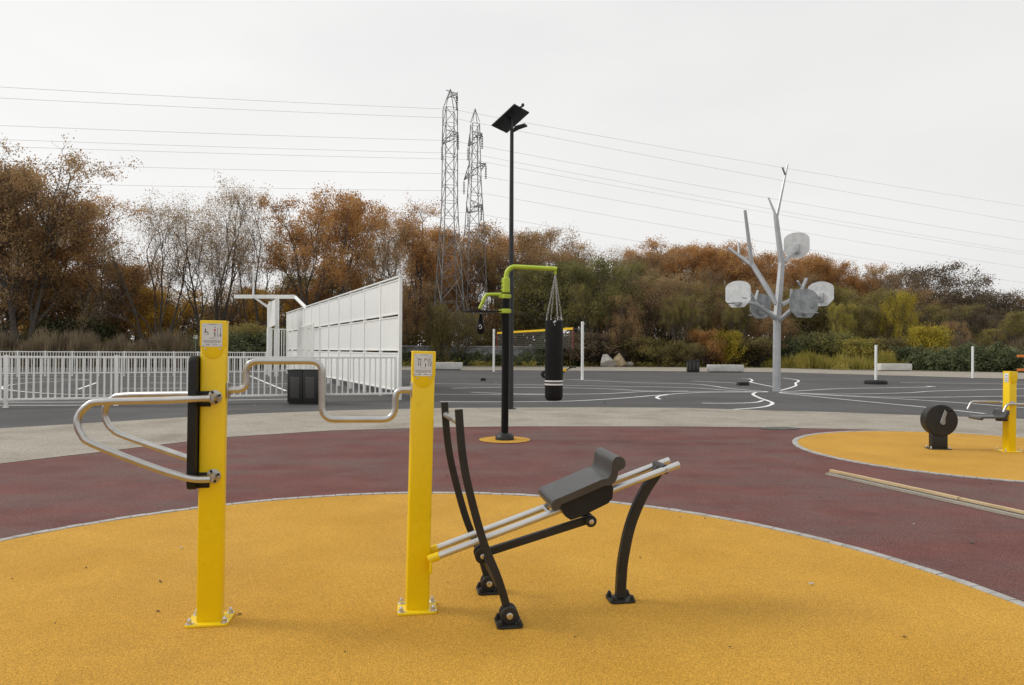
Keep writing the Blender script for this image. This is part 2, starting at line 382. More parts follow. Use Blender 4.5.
def setts(c, r0, r1, pitch, seed):
    rg = random.Random(seed); b = MB(); n = int(2 * math.pi * r1 / pitch)
    for k in range(n):
        a0 = 2 * math.pi * (k + .015 + rg.uniform(0, .02)) / n; a1 = 2 * math.pi * (k + .985 - rg.uniform(0, .02)) / n
        z = .013 + rg.uniform(0, .003); ro = rg.uniform(-.004, .004)
        q = []
        for zz in (.004, z):
            for (r, a) in ((r0 + ro, a0), (r1 + ro, a0), (r1 + ro, a1), (r0 + ro, a1)):
                q.append((c[0] + r * math.cos(a), c[1] + r * math.sin(a), zz))
        b.add(q, [(4, 5, 6, 7), (0, 1, 5, 4), (1, 2, 6, 5), (2, 3, 7, 6), (3, 0, 4, 7)])
    return tag(b.build('paving_border', M['sett'], smooth=False), kind='structure')
setts(CA, 3.527, 3.592, .115, 1); setts(CB, 2.392, 2.468, .115, 2)
# dark joint beneath the setts and a patch of dirt swept on the path edge
sheet_obj('dirt_patch', [at(x, y) for x, y in ((758, 428.6), (768, 427.4), (785, 427.3), (800, 428.4), (797, 429.8), (780, 430.3), (765, 429.8))], .0105, M['stain'])

# painted lines of the courts
LINES = [
    [(768, 391.6), (757, 392.3), (753, 394.5), (760, 398.2), (766, 400.2), (772.5, 403), (768, 406), (755, 408), (730, 409.7)],
    [(702, 403.2), (730, 403.4), (755, 402.5), (763, 400.6)],
    [(742, 378.5), (750, 379), (752.3, 380.8), (750.5, 382), (761, 384.5), (774, 387)],
    [(692.5, 381), (737, 383.3)],
    [(560, 379.2), (572, 379.6), (600, 381), (640, 382.8), (690, 384), (712, 386), (725, 388), (745, 390), (768, 391.8)],
    [(430, 383.8), (500, 384.4), (560, 385.3), (620, 386.5), (688, 387.8), (740, 391.3), (768, 392)],
    [(452, 388.5), (500, 387.6), (560, 388), (605, 389), (640, 390.8), (675, 391.5), (768, 391.9)],
    [(471, 392.5), (500, 393.5), (540, 394.4), (600, 394), (645, 391.8), (688, 391.2)],
    [(400, 394.2), (470, 394.6), (560, 394.6)],
    [(440, 401.6), (480, 402), (560, 401.4), (601, 399.6), (633, 397.4), (656, 395.4), (700, 392.6), (768, 392.1)],
    [(660, 399.3), (656.6, 397.6), (660, 395.9), (668, 394.8)],
    [(783, 378), (796, 379.8), (798.7, 381.3), (795.5, 383.2), (796, 385.6), (790, 388), (779, 391)],
    [(779, 392.2), (800, 391), (840, 388.7), (880, 388), (920, 387.3), (931, 386.7)],
    [(779, 392.5), (840, 394.2), (905, 393.0), (935, 391.2), (1002, 389.4), (1030, 388.6)],
    [(800, 393.6), (870, 396.8), (930, 397.4), (1002, 396.4), (1030, 396)],
    [(779, 392.8), (840, 395.9), (905, 399.4), (960, 403), (1024, 408)],
    [(779, 393), (840, 399.3), (925, 407.5), (985, 414)],
    [(90, 380.2), (60, 381.2), (25, 383.4), (8, 385.6), (1, 388), (10, 390.4), (40, 393.2), (80, 394.9), (150, 396.2)],
    [(78, 389.4), (97, 382.6)],
    [(-40, 402.3), (85, 402.2), (180, 401), (300, 399)], [(-40, 405.6), (80, 405.3), (150, 404.2)],
    [(249, 375.5), (286, 391)],
    [(-20, 375.6), (120, 376.4), (260, 377.2)], [(120, 388.6), (200, 388.2), (270, 387)],
    [(-20, 378.6), (60, 379.2), (90, 380.2)], [(150, 383), (250, 384), (330, 383.2)],
    [(900, 382.6), (960, 383.4), (1030, 384.6)],
]
def ribbon(b, pix, w):
    pts = smooth_path([at(*p) for p in pix], 6); L = []; Rr = []
    for i, p in enumerate(pts):
        d = pts[min(i + 1, len(pts) - 1)] - pts[max(i - 1, 0)]; d.z = 0; d.normalize()
        s_ = V((-d.y, d.x, 0)); z = .0045
        L.append((p + s_ * w / 2).to_tuple()[:2] + (z,)); Rr.append((p - s_ * w / 2).to_tuple()[:2] + (z,))
    n = len(pts)
    b.add(L + Rr, [(i, i + 1, n + i + 1, n + i) for i in range(n - 1)])
for i, l in enumerate(LINES):
    b = MB(); ribbon(b, l, .10)
    for k, v in enumerate(b.v): v.z += .0006 * (i % 9)
    if i == 12:
        p = at(931, 386.7); b.add([(p.x + .15 * math.cos(k * .524), p.y + .2 * math.sin(k * .524), .0105) for k in range(12)], [tuple(range(12))])
    tag(b.build('court_marking', M['line_paint'], smooth=False), kind='structure')

# ------------------------------------------------------------------ fitness equipment in the foreground
UP = V((0, 0, 1))
def bolts(parent, spots, z0, mname='bolt_metal', r=.011, h=.022):
    for (x, y) in spots:
        b = MB(); b.cyl((x, y, z0), (x, y, z0 + .003), r * 1.7, n=16)
        b.cyl((x, y, z0 + .003), (x, y, z0 + .003 + h * .6), r * 1.15, n=6)
        b.lathe([(r * .8, 0), (r * .8, h * .35), (r * .5, h * .55), (.001, h * .6)], (x, y, z0 + .003 + h * .6), 10)
        b.build('bolt', M[mname], parent)
def base_plate(parent, mname, w, d, t=.012, spots=None, bm='bolt_metal', c=(0, 0), rad=.02, z=.010, r=.011):
    pl = MB(); q = []
    for sx, sy, a0 in ((1, 1, 0), (-1, 1, 90), (-1, -1, 180), (1, -1, 270)):
        for k in range(5):
            a = R(a0 + k * 22.5); q.append((c[0] + sx * (w / 2 - rad) + rad * math.cos(a), c[1] + sy * (d / 2 - rad) + rad * math.sin(a)))
    pl.prism(q, (0, 0, z + t / 2), (1, 0, 0), (0, 1, 0), t, bev=.0025)
    o = pl.build('base_plate', M[mname], parent)
    if spots: bolts(o, [(c[0] + x, c[1] + y) for x, y in spots], z + t, bm, r)
    return o
def post_poly(w, d, rad=.012):
    q = []
    for sx, sy, a0 in ((1, 1, 0), (-1, 1, 90), (-1, -1, 180), (1, -1, 270)):
        for k in range(5):
            a = R(a0 + k * 22.5); q.append((sx * (w / 2 - rad) + rad * math.cos(a), sy * (d / 2 - rad) + rad * math.sin(a)))
    return q
def pictogram_plate(parent, x, y, z, w, h, kind, T):
    """thin printed metal sheet facing -y, its printing a fraction of a millimetre proud"""
    p = MB(T); p.box((x, y, z), (w, .0016, h), bev=.0004, seg=1)
    yy = y - .0012
    def P(slot, rects):
        p.slot = slot
        for (a, c_, ww, hh, ang) in rects: p.box((x + a * w, yy, z + c_ * h), (ww * w, .0006, hh * h), rot=(0, R(ang), 0))
    P(1, [(-.08, -.235, .68, .035, 0), (-.08, -.285, .68, .035, 0), (-.08, -.335, .60, .03, 0), (.36, -.28, .14, .10, 0)])
    P(2, [(-.12, .455, .10, .018, 0), (.1, .455, .28, .018, 0), (0, -.135, .3, .012, 0), (-.2, -.42, .17, .03, 0), (.15, -.42, .26, .018, 0)])
    if kind == 'a':
        P(2, [(-.33, .25, .035, .05, 0), (-.33, .16, .05, .15, 8), (-.25, .13, .16, .03, 30), (-.2, .08, .035, .12, -12), (-.26, .03, .22, .012, 0),
                  (.13, .32, .045, .05, 0), (.13, .10, .05, .10, 0), (.11, .0, .025, .14, 3), (.15, .0, .025, .14, -3), (.27, .2, .02, .22, 0), (.27, .0, .03, .12, 0), (.41, .2, .02, .2, 0), (.41, .0, .05, .14, 0)])
        P(3, [(.13, .215, .10, .075, 0)])
    else:
        P(2, [(-.27, .12, .03, .36, 0), (-.14, .12, .03, .38, 0), (-.205, .25, .14, .03, 0), (-.205, .03, .12, .02, 0), (-.33, .3, .10, .015, 20),
                  (.06, .22, .025, .16, 10), (.2, .22, .025, .16, -10), (.12, .0, .05, .16, 0), (.3, .12, .035, .34, 4), (.4, .24, .02, .2, -6), (.42, .05, .045, .2, 3)])
        P(4, [(.13, .27, .12, .06, 0)])
    o = p.build('instruction_plate', [M['plate'], M['plate_grey'], M['ink'], M['ink_red'], M['ink_tan']], parent)
    for sx in (-1, 1):
        for sz in (-1, 1):
            MB(T).cyl((x + sx * w * .42, y + .001, z + sz * h * .43), (x + sx * w * .42, y - .003, z + sz * h * .43), .0042, n=10).build('rivet', M['bolt_metal'], o)
    return o
def yellow_post(root, H, lean, kind, cap_h=.17, w=.121, d=.080, tw=4):
    T = Matrix.Rotation(R(lean), 4, 'Y') @ Matrix.Rotation(R(tw), 4, 'Z')
    # the post: rounded tube, the cover plate at its top set proud with a semicircular lower edge
    b = MB(T); b.prism(post_poly(w, d), (0, 0, .02 + (H - .02) / 2), (1, 0, 0), (0, 1, 0), H - .02, bev=.004)
    post = b.build('post', M['yellow_paint'], root)
    c = MB(T); hw = w / 2 + .0015
    q = [(hw, H + .004), (-hw, H + .004), (-hw, H - cap_h * .74)]
    n = 14
    for k in range(n + 1):
        a = math.pi + math.pi * k / n
        q.append((.86 * hw * math.cos(a), H - cap_h * .74 + .36 * cap_h * math.sin(a)))
    q.append((hw, H - cap_h * .74))
    c.prism(q, (0, -d / 2 - .0005, 0), (1, 0, 0), (0, 0, 1), .006, bev=.002)
    c.box((0, .001, H + .0025), (w + .003, d + .005, .009), bev=.004)
    c.build('post_cap', M['yellow_paint'], root)
    pictogram_plate(root, -.004, -d / 2 - .0044, H - .067, w * .80, .118, kind, T)
    for sx in (-1, 1):
        MB(T).cyl((sx * .034, -d / 2 - .003, H - .137), (sx * .034, -d / 2 - .0065, H - .137), .0042, n=10).build('screw', M['bolt_metal'], root)
    base_plate(root, 'yellow_paint', .207, .170, spots=[(sx * .083, sy * .062) for sx in (-1, 1) for sy in (-1, 1)])
    return T

ANG = R(9)
LP = V((-1.533, 3.462, 0)); RPp = V((-.502, 3.632, 0))
st = empty('leg_raise_station', LP, ANG, 'yellow post with looped steel arm bars, black back pad and bent pipe towards the right', 'exercise machine')
TL = yellow_post(st, 1.535, .30, 'a', tw=4)
# back pad: curved black plate on the left face
b = MB(TL); q = [(.045, .692), (.066, .70), (.075, .72), (.075, 1.332), (.066, 1.352), (.045, 1.362), (-.045, 1.362), (-.066, 1.352), (-.075, 1.332), (-.075, .72), (-.066, .70), (-.045, .692)]
b.prism([(a * 1.25, z) for a, z in q], (-.084, 0, 0), (0, 1, 0), (0, 0, 1), .040, bev=.006)
b.build('back_pad', M['black_paint'], st)
for z in (.745, 1.155): MB(TL).box((-.048, -.038, z - .010), (.085, .016, .078), bev=.003).build('pad_bracket', M['black_paint'], st)
sti = Matrix.Translation(LP) @ Matrix.Rotation(ANG, 4, 'Z'); sti_inv = sti.inverted()
def loc_px(inv, px, py, Y): return inv @ atd(px, py, Y - .045)
# the two arm bars, splayed outwards
near = [(211, 398.3, 3.385), (160, 400.3, 3.37), (100, 401.9, 3.33), (87.5, 405.8, 3.32), (79.5, 414.5, 3.315), (77.5, 424.5, 3.31), (82, 435, 3.31), (92.5, 443.9, 3.315), (150, 466.3, 3.35), (182, 476.5, 3.372), (196, 479.3, 3.383), (211, 479.2, 3.388)]
far = [(214, 394.0, 3.60), (187.5, 394.2, 3.64), (125, 395.4, 3.72), (113, 398.6, 3.735), (106.5, 405.5, 3.74), (105, 414, 3.745), (106.5, 421, 3.745), (112, 429, 3.745), (125, 436.2, 3.74), (187.5, 457.8, 3.66), (205, 463, 3.63), (214, 463.5, 3.60)]
for pts, sgn in ((near, -1), (far, 1)):
    lp_ = [loc_px(sti_inv, *p) for p in pts]
    bar = MB().tube(smooth_path(lp_, 5), .0172, 14).build('arm_bar', M['steel'], st)
    for e in (0, -1):
        c = TL @ V((.012, sgn * .040, lp_[e].z))
        fb = MB(); fb.cyl((c.x, c.y - .0 * sgn, c.z), (c.x, c.y + sgn * .008, c.z), .036, n=24, bev=.002)
        fb.tube([(c.x, c.y + sgn * .006, c.z), (c.x - .001, c.y + sgn * .03, c.z), V(lp_[e]) + V((-.004, 0, 0))], [.021, .020, .0175], 14)
        fo_ = fb.build('flange', M['steel'], bar)
        for a in (20, 110, -70):
            x = c.x + .0275 * math.cos(R(a)); z = c.z + .0275 * math.sin(R(a))
            MB().cyl((x, c.y + sgn * .007, z), (x, c.y + sgn * .013, z), .0062, n=10).build('screw', M['black_paint'], bar)
# bent pipe towards the second post
path = [(228.5, 390, 3.53), (242, 390, 3.55), (246, 388, 3.553), (246.2, 364, 3.553), (250, 361, 3.556), (318, 361.3, 3.60), (321.8, 364, 3.605), (322.2, 414, 3.605), (327, 419.4, 3.61), (389, 419.4, 3.645), (394, 415, 3.65), (396.4, 394, 3.65), (400, 390, 3.652), (411.5, 389.8, 3.66)]
pp = [(228.5, 390.0, 3.53), (246.2, 389.5, 3.553), (246.2, 361.2, 3.553), (321.8, 361.3, 3.605), (322.2, 419.5, 3.605), (394.5, 419.5, 3.65), (396.0, 389.9, 3.65), (411.8, 389.8, 3.66)]
pl_ = [loc_px(sti_inv, *p) for p in pp]
cb = MB().tube(fillet(pl_, [.068, .062, .062, .07, .07, .068], 8), .0172, 14).build('connecting_pipe', M['steel'], st)
for i, sgn in ((0, 1), (-1, -1)):
    c = pl_[i]; fb = MB(); fb.box((c.x + sgn * .000, c.y, c.z), (.008, .06, .082), bev=.003)
    fb.cyl((c.x, c.y, c.z), (c.x + sgn * .012, c.y, c.z), .022, n=16)
    for sz in (-1, 1): fb.cyl((c.x, c.y, c.z + sz * .032), (c.x + sgn * .009, c.y, c.z + sz * .032), .006, n=10)
    fb.build('flange', M['steel'], cb)

# rowing machine
rm = empty('rowing_machine', RPp, ANG, 'yellow post with sloping steel rails, grey sliding seat and two curved black hand levers', 'exercise machine')
TR = yellow_post(rm, 1.385, 1.05, 'b', tw=5)
TC = -.03
def rz_(s_): return .306 + (s_ - .07) * .3400
for sgn in (-1, 1):
    t = TC + sgn * .072
    b = MB().cyl((.110, t, rz_(.110)), (1.436, t, rz_(1.436)), .0185, n=16, bev=.002).build('rail', M['alu'], rm)
    b2 = MB().cyl((.055, t, rz_(.055)), (.112, t, rz_(.112)), .0225, n=16, bev=.002).build('rail_socket', M['yellow_paint'], rm)
b = MB(); b.box((.068, TC, .268), (.014, .185, .075), bev=.004); b.build('rail_bracket', M['yellow_paint'], rm)
# tie between the rails at the upper end
b = MB(); b.cyl((1.355, TC - .075, rz_(1.355)), (1.355, TC + .075, rz_(1.355)), .026, n=20, bev=.003); b.build('rail_tie', M['charcoal'], rm)
for sgn in (-1, 1): MB().cyl((1.355, TC + sgn * .086, rz_(1.355)), (1.355, TC + sgn * .097, rz_(1.355)), .011, n=12).build('rail_bolt', M['bolt_metal'], rm)
MB().cyl((.70, TC - .06, rz_(.70) + .004), (.70, TC + .06, rz_(.70) + .004), .012, n=12).build('rail_spacer', M['bolt_metal'], rm)
# rear leg
leg = smooth_path([(1.123, TC, .03), (1.126, TC, .12), (1.138, TC, .245), (1.180, TC, .43), (1.255, TC, .60), (1.352, TC, .738)], 6)
lg = MB().bar(leg, .055, .045, (0, 1, 0), bev=.006).build('rear_leg', M['charcoal'], rm)
base_plate(rm, 'charcoal', .145, .12, spots=[(sx * .052, sy * .042) for sx in (-1, 1) for sy in (-1, 1)], bm='charcoal', c=(1.123, TC), r=.012)
# hand levers, swinging about their feet
for sgn in (-1, 1):
    t = TC + sgn * .238; s0 = .430 - sgn * .022
    lev = smooth_path([(s0 + .004, t, .062), (s0 - .050, t, .24), (s0 - .130, t, .44), (s0 - .205, t, .71), (s0 - .238, t, .89), (s0 - .256, t, 1.10)], 6)
    lo = MB().bar(lev, .040, .030, (0, 1, 0), bev=.004).build('lever', M['charcoal'], rm)
    pv = MB(); pv.cyl((s0 + .004, t - .035, .064), (s0 + .004, t - .012, .064), .046, n=28, bev=.006); pv.cyl((s0 + .004, t + .012, .064), (s0 + .004, t + .035, .064), .046, n=28, bev=.006)
    pv.cyl((s0 + .004, t - .013, .064), (s0 + .004, t + .013, .064), .034, n=20)
    pv.build('pivot', M['charcoal'], lo)
    MB().cyl((s0 + .004, t - .042, .064), (s0 + .004, t - .034, .064), .017, n=16, bev=.002).build('pivot_bolt', M['bolt_metal'], lo)
    fp = base_plate(rm, 'charcoal', .132, .13, spots=[(sx * .048, sy * .047) for sx in (-1, 1) for sy in (-1, 1)], bm='charcoal', c=(s0 + .004, t), r=.012)
tl = MB().cyl((.430 + .022 - .249, TC - .238 + .016, 1.03), (.430 - .022 - .249, TC + .238 - .016, 1.03), .0165, n=14).build('hand_grip', M['steel'], rm)
# connecting rod and its rollers, cross brace
b = MB(); b.bar([(.345, TC, .300), (.935, TC, .463)], .042, .03, (0, 1, 0), bev=.004); b.build('push_rod', M['charcoal'], rm)
for (s_, z_, r_) in ((.345, .300, .042), (.940, .464, .032)):
    p = MB(); p.cyl((s_, TC - .05, z_), (s_, TC - .022, z_), r_, n=24, bev=.005); p.cyl((s_, TC + .022, z_), (s_, TC + .05, z_), r_, n=24, bev=.005); p.cyl((s_, TC - .03, z_), (s_, TC + .03, z_), r_ * .7, n=20)
    po = p.build('roller', M['charcoal'], rm)
    MB().cyl((s_, TC - .057, z_), (s_, TC - .049, z_), .014, n=14, bev=.002).build('roller_bolt', M['bolt_metal'], po)
b = MB(); b.bar([(.39, TC + .225, .245), (.36, TC + .05, .285), (.36, TC - .05, .285), (.41, TC - .225, .20)], .035, .03, (1, 0, 0), bev=.003)
b.build('lever_brace', M['charcoal'], rm)
# seat and carriage
top_ = [(.688, .596), (.696, .612), (.712, .623), (.735, .631), (.85, .676), (.96, .720), (.990, .736), (1.005, .757), (1.010, .785), (1.012, .815), (1.020, .836), (1.037, .849), (1.058, .850), (1.076, .840), (1.086, .822), (1.086, .800), (1.074, .784), (1.056, .777)]
und_ = [(1.046, .770), (1.042, .742), (1.030, .716), (1.006, .698), (.975, .686), (.86, .640), (.745, .596), (.738, .584), (.728, .568), (.712, .562), (.697, .568), (.689, .580)]
seat_prof = [((a_ + .006 if a_ > .98 else a_), (z_ - .014 if a_ > .98 else z_ - .004)) for a_, z_ in top_ + und_]
b = MB().prism(seat_prof, (0, TC, 0), (1, 0, 0), (0, 0, 1), .345); b.build('seat', M['seat_foam'], rm, angle=34)
car = [(.742, .582), (.975, .684), (1.02, .700), (1.032, .660), (1.028, .612), (1.005, .585), (.855, .518), (.80, .502), (.772, .520)]
b = MB().prism(car, (0, TC, 0), (1, 0, 0), (0, 0, 1), .30); b.build('seat_carriage', M['black_paint'], rm, angle=30)

# ------------------------------------------------------------------ boxing station
bx = empty('boxing_station', (-.106, 10.513, 0), 0, 'black post with lime green arms carrying a heavy bag and a small speed ball', 'boxing frame')
zt = 2.29
b = MB().cyl((0, 0, .05), (0.008, 0, zt), .056, n=24); b.build('post', M['pure_black'], bx)
b = MB().lathe([(.145, .011), (.147, .035), (.135, .075), (.10, .105), (.062, .118)], (0, 0, 0), 28); b.build('base_cover', M['charcoal'], bx)
b = MB(); b.cyl((.008, 0, zt + .0), (.006, 0, zt + .235), .062, n=20, bev=.01)
for z in (.04, .10, .17): b.cyl((-.07, -.02, zt + z), (-.055, -.02, zt + z), .015, n=10)
b.build('collar', M['lime'], bx)
b = MB(); arm = fillet([(.006, 0, zt + .2), (.02, 0, zt + .33), (.10, 0, 2.70), (.80, 0, 2.665)], [.1, .12], 6); b.tube(arm, .037, 14)
b.cyl((.775, 0, 2.66), (.775, 0, 2.60), .02, n=10); b.box((.775, 0, 2.598), (.04, .03, .04), bev=.006)
b.build('bag_arm', M['lime'], bx)
for z in (2.235, 2.005):
    b = MB(); b.cyl((0.004, 0, z - .035), (0.004, 0, z + .035), .068, n=20, bev=.006); b.box((.075, 0, z), (.03, .06, .05), bev=.005); b.box((-.08, 0, z), (.05, .06, .05), bev=.005)
    b.build('clamp', M['lime'], bx)
b = MB(); b.tube(fillet([(-.06, -.01, 2.265), (-.30, -.01, 2.262), (-.40, -.01, 2.04)], .06, 6), .026, 12); b.build('ball_arm', M['lime'], bx)
b = MB().lathe([(.26, 0), (.268, .006), (.268, .014), (.26, .02)], (-.39, -.01, 1.985), 32); b.box((-.16, -.01, 2.0), (.2, .05, .02), bev=.003); b.build('rebound_board', M['pure_black'], bx)
sb_ = empty('speed_ball', (-.39, 10.503, 1.985), 0, 'small black teardrop ball hanging under the round rebound board', 'punching ball')
sb_.location = (-.106 - .385, 10.503, 1.98)
MB().lathe([(.012, 0), (.018, -.04), (.03, -.07), (.05, -.14), (.068, -.22), (.062, -.27), (.035, -.31), (.005, -.322)], (0, 0, -.02), 20).build('ball', M['vinyl'], sb_)
MB().cyl((0, 0, .01), (0, 0, -.04), .012, n=8).build('swivel', M['steel'], sb_)
b = MB(); b.tube([(-.02, -.0655, -.22), (0, -.069, -.19), (.02, -.0655, -.22), (.014, -.068, -.25), (-.014, -.068, -.25)], .006, 6); b.build('emblem', M['white_paint'], sb_)
bg = empty('punching_bag', (.655, 10.513, 0), 0, 'long black punching bag with two white bands hanging on chains', 'punching bag')
zb0, zb1 = .625, 1.868; rb = .140
MB().lathe([(.02, zb0 - .015), (.09, zb0 - .012), (.125, zb0 + .008), (rb - .002, zb0 + .045), (rb, zb0 + .12), (rb + .002, 1.2), (rb, zb1 - .05), (rb - .003, zb1 - .008), (rb - .012, zb1), (.02, zb1 - .004)], (0, 0, 0), 32).build('bag', M['vinyl'], bg)
for z in (.872, .922): MB().lathe([(rb + .0005, z - .013), (rb + .0022, z - .013), (rb + .0022, z + .013), (rb + .0005, z + .013)], (0, 0, 0), 32).build('white_band', M['white_paint'], bg)
MB().box((-rb - .003, -.02, 1.55), (.006, .03, .03)).build('maker_tag', M['white_paint'], bg)
def chain(b, p0, p1, pitch=.042, wr=.0028):
    p0 = V(p0); p1 = V(p1); n = int((p1 - p0).length / pitch); d = (p1 - p0).normalized(); s1 = d.orthogonal().normalized(); s2 = d.cross(s1)
    for k in range(n):
        c = p0 + (p1 - p0) * ((k + .5) / n); s_ = s1 if k % 2 else s2
        pts = [c + d * math.sin(a) * pitch * .66 + s_ * math.cos(a) * pitch * .26 for a in [2 * math.pi * j / 8 for j in range(9)]]
        b.tube(pts, wr, 5, cap=False)
for a in (20, 110, 200, 290):
    b = MB(); x = .128 * math.cos(R(a)); y = .128 * math.sin(R(a))
    chain(b, (.014, 0, 2.585), (x, y, zb1 + .03)); b.box((x, y, zb1 - .01), (.014, .014, .09), bev=.002)
    b.build('chain', M['steel'], bg)
b = MB(); b.box((0, -rb - .002, 1.84), (.03, .006, .05), rot=(0, R(45), 0)); b.cyl((0, -rb - .002, 1.79), (0, -rb - .006, 1.79), .008, n=8); b.build('ring', M['steel'], bg)

# ------------------------------------------------------------------ solar light pole
lp0 = at(510.4, 409.2)
lpn = empty('solar_lamp_post', lp0, 0, 'tall slim dark grey pole topped by a tilted solar panel', 'street lamp')
zt = 6.62
b = MB(); b.tube([(0, 0, .01), (0, 0, zt)], [.072, .043], 20); b.build('pole', M['pole_grey'], lpn)
MB().box((0, 0, .012), (.26, .26, .016), bev=.003).build('base_plate', M['pole_grey'], lpn)
A = V((.346, .52, 0)); B = V((.52, -.36, .36)); nA = A.normalized(); nB = B.normalized(); nN = nA.cross(nB)
Mr = Matrix((nA, nB, nN)).transposed()
cpt = V((-.035, 0.05, zt + .29))
pb = MB(); pb.box(cpt, (.64, .76, .035), rot=Mr, bev=.004); panel = pb.build('solar_panel', M['solar'], lpn)
fb = MB(); fb.box(cpt - nN * .045 + nB * .10, (.40, .34, .06), rot=Mr, bev=.008); fb.build('battery_box', M['solar'], panel)
b = MB(); b.cyl((0, 0, zt - .02), (-.02, .03, zt + .26), .04, .035, n=14); b.build('bracket', M['pole_grey'], lpn)
b = MB(); b.bar([(.02, 0, zt - .03), (.12, -.06, zt + .04), (.33, -.16, zt + .075)], [.06, .20, .17], .045, (-.17, .03, 1), bev=.006); b.build('lamp_head', M['pole_grey'], lpn)
b = MB(); e = cpt + nB * .37 - nA * .08; b.cyl(e, e + V((.06, 0, .03)), .022, n=10); b.lathe([(.02, -.03), (.035, -.01), (.035, .03), (.01, .05)], e + V((.07, 0, .05)), 12); b.build('sensor', M['solar'], lpn)

# ------------------------------------------------------------------ basketball tree
BT = at(776.5, 391.5); YT = BT.y
bt = empty('basketball_tree', BT, 0, 'grey steel tree shaped mast with five basketball backboards on its branches', 'basketball hoop')
inv = Matrix.Translation(-BT)
def P(px, py, dy=0.0): return inv @ atd(px, py, YT + dy)
def limb(name, pts, r, n=6):
    return MB().tube([P(*p) for p in pts], r, n).build(name, M['galvanised'], bt, angle=15)
limb('mast', [(776.5, 391.4), (777, 321), (777, 316)], [.145, .135, .13], 8)
limb('mast_upper', [(776.8, 321), (781.8, 262)], [.14, .115], 6)
limb('mast_top', [(781.9, 266), (775.6, 214)], [.11, .085], 6)
limb('branch', [(776.4, 217, 0), (768.5, 197.8, .2)], [.05, .035])
limb('branch', [(776.6, 217, 0), (787.6, 164.6, .1)], [.06, .028])
limb('branch', [(785.4, 175, .08), (782.4, 167.2, -.1)], [.035, .03])
limb('branch', [(776.5, 304, 0), (752, 264, .5)], [.105, .09])
limb('branch', [(753, 266, .5), (728.7, 247.8, 1.0)], [.075, .05])
limb('branch', [(752, 266, .5), (745, 210.2, .3)], [.08, .055])
limb('branch', [(739, 254, .8), (738.7, 242.5, .9)], [.045, .045])
limb('branch', [(777, 319.5, 0), (757.6, 305, -.5), (746, 301.5, -.7)], [.095, .08, .065])
limb('branch', [(757.6, 305.5, -.4), (749, 290.5, -.6)], [.055, .045])
limb('branch', [(755, 301, .2), (757.8, 291, .9)], [.05, .045])
limb('branch', [(777.5, 322, 0), (792, 309, -.6), (803, 303, -1.0)], [.095, .08, .06])
limb('branch', [(781, 305, 0), (792, 299.5, .5), (820, 297, 1.1)], [.085, .075, .05])
limb('branch', [(801.5, 290, .4), (806.5, 278.5, .5)], [.06, .06])
limb('branch', [(801, 287, .45), (797.5, 281, .3)], [.04, .035])
limb('branch', [(791.5, 299, .5), (791.3, 289, .5)], [.05, .05])
limb('branch', [(783, 262, 0), (795.5, 251, .45)], [.075, .06])
limb('branch', [(776.5, 315, 0), (762, 309, .8)], [.07, .05])
def board(c, az, mname, w=.90, h=.93):
    w *= .9; h *= .97
    """fan shaped backboard with rim; az = direction the front faces"""
    c = P(*c); n = V((math.cos(R(az)), math.sin(R(az)), 0)); A = V((-n.y, n.x, 0))
    q = [(-w * .25, -h * .5), (w * .25, -h * .5), (w * .5, -h * .24), (w * .5, h * .22)]
    for k in range(1, 10):
        a = math.pi * k / 10; q.append((w * .5 * math.cos(a), h * .22 + h * .28 * math.sin(a)))
    q.append((-w * .5, h * .22)); q.append((-w * .5, -h * .24))
    o = MB().prism(q, c, A, UP, .028).build('backboard', M[mname], bt, angle=12)
    b = MB(); rc = c + n * .30 + UP * (-h * .36)
    b.tube([rc + (n * math.cos(a) + A * math.sin(a)) * .23 for a in [2 * math.pi * k / 24 for k in range(25)]], .017, 6, cap=False)
    b.box(c + n * .05 + UP * (-h * .38), (.10, .14, .12), rot=Matrix.Rotation(R(az), 3, 'Z'), bev=.01)
    b.build('rim', M['galv_dark'], o)
    b = MB()
    for s_ in (.20, .24, .29, .335): b.box(c + n * .0165 - A * (-s_ * w) + UP * (-h * .17 + (.02 if s_ == .20 else 0)), (.004, .035 if s_ > .21 else .025, .03), rot=Matrix.Rotation(R(az), 3, 'Z'))
    b.build('printed_mark', M['ink'], o)
    b = MB(); b.box(c - n * .05 + UP * (-h * .15), (.09, .2, .34), rot=Matrix.Rotation(R(az), 3, 'Z'), bev=.01); b.build('mounting_bracket', M['galvanised'], o)
board((738, 294, -.75), 232, 'galv_board', w=.95)
board((803.8, 303, -1.1), 288, 'galv_dark', w=1.26, h=1.0)  # darker metal puts the shade of this side into the board colour
board((760.5, 306, .95), 105, 'galv_dark', w=.95)  # shaded board, its shade painted by the darker metal too
board((820.6, 293.8, 1.15), 52, 'galv_board', w=1.0)
board((796.6, 245, .55), 62, 'galv_board', w=.95)

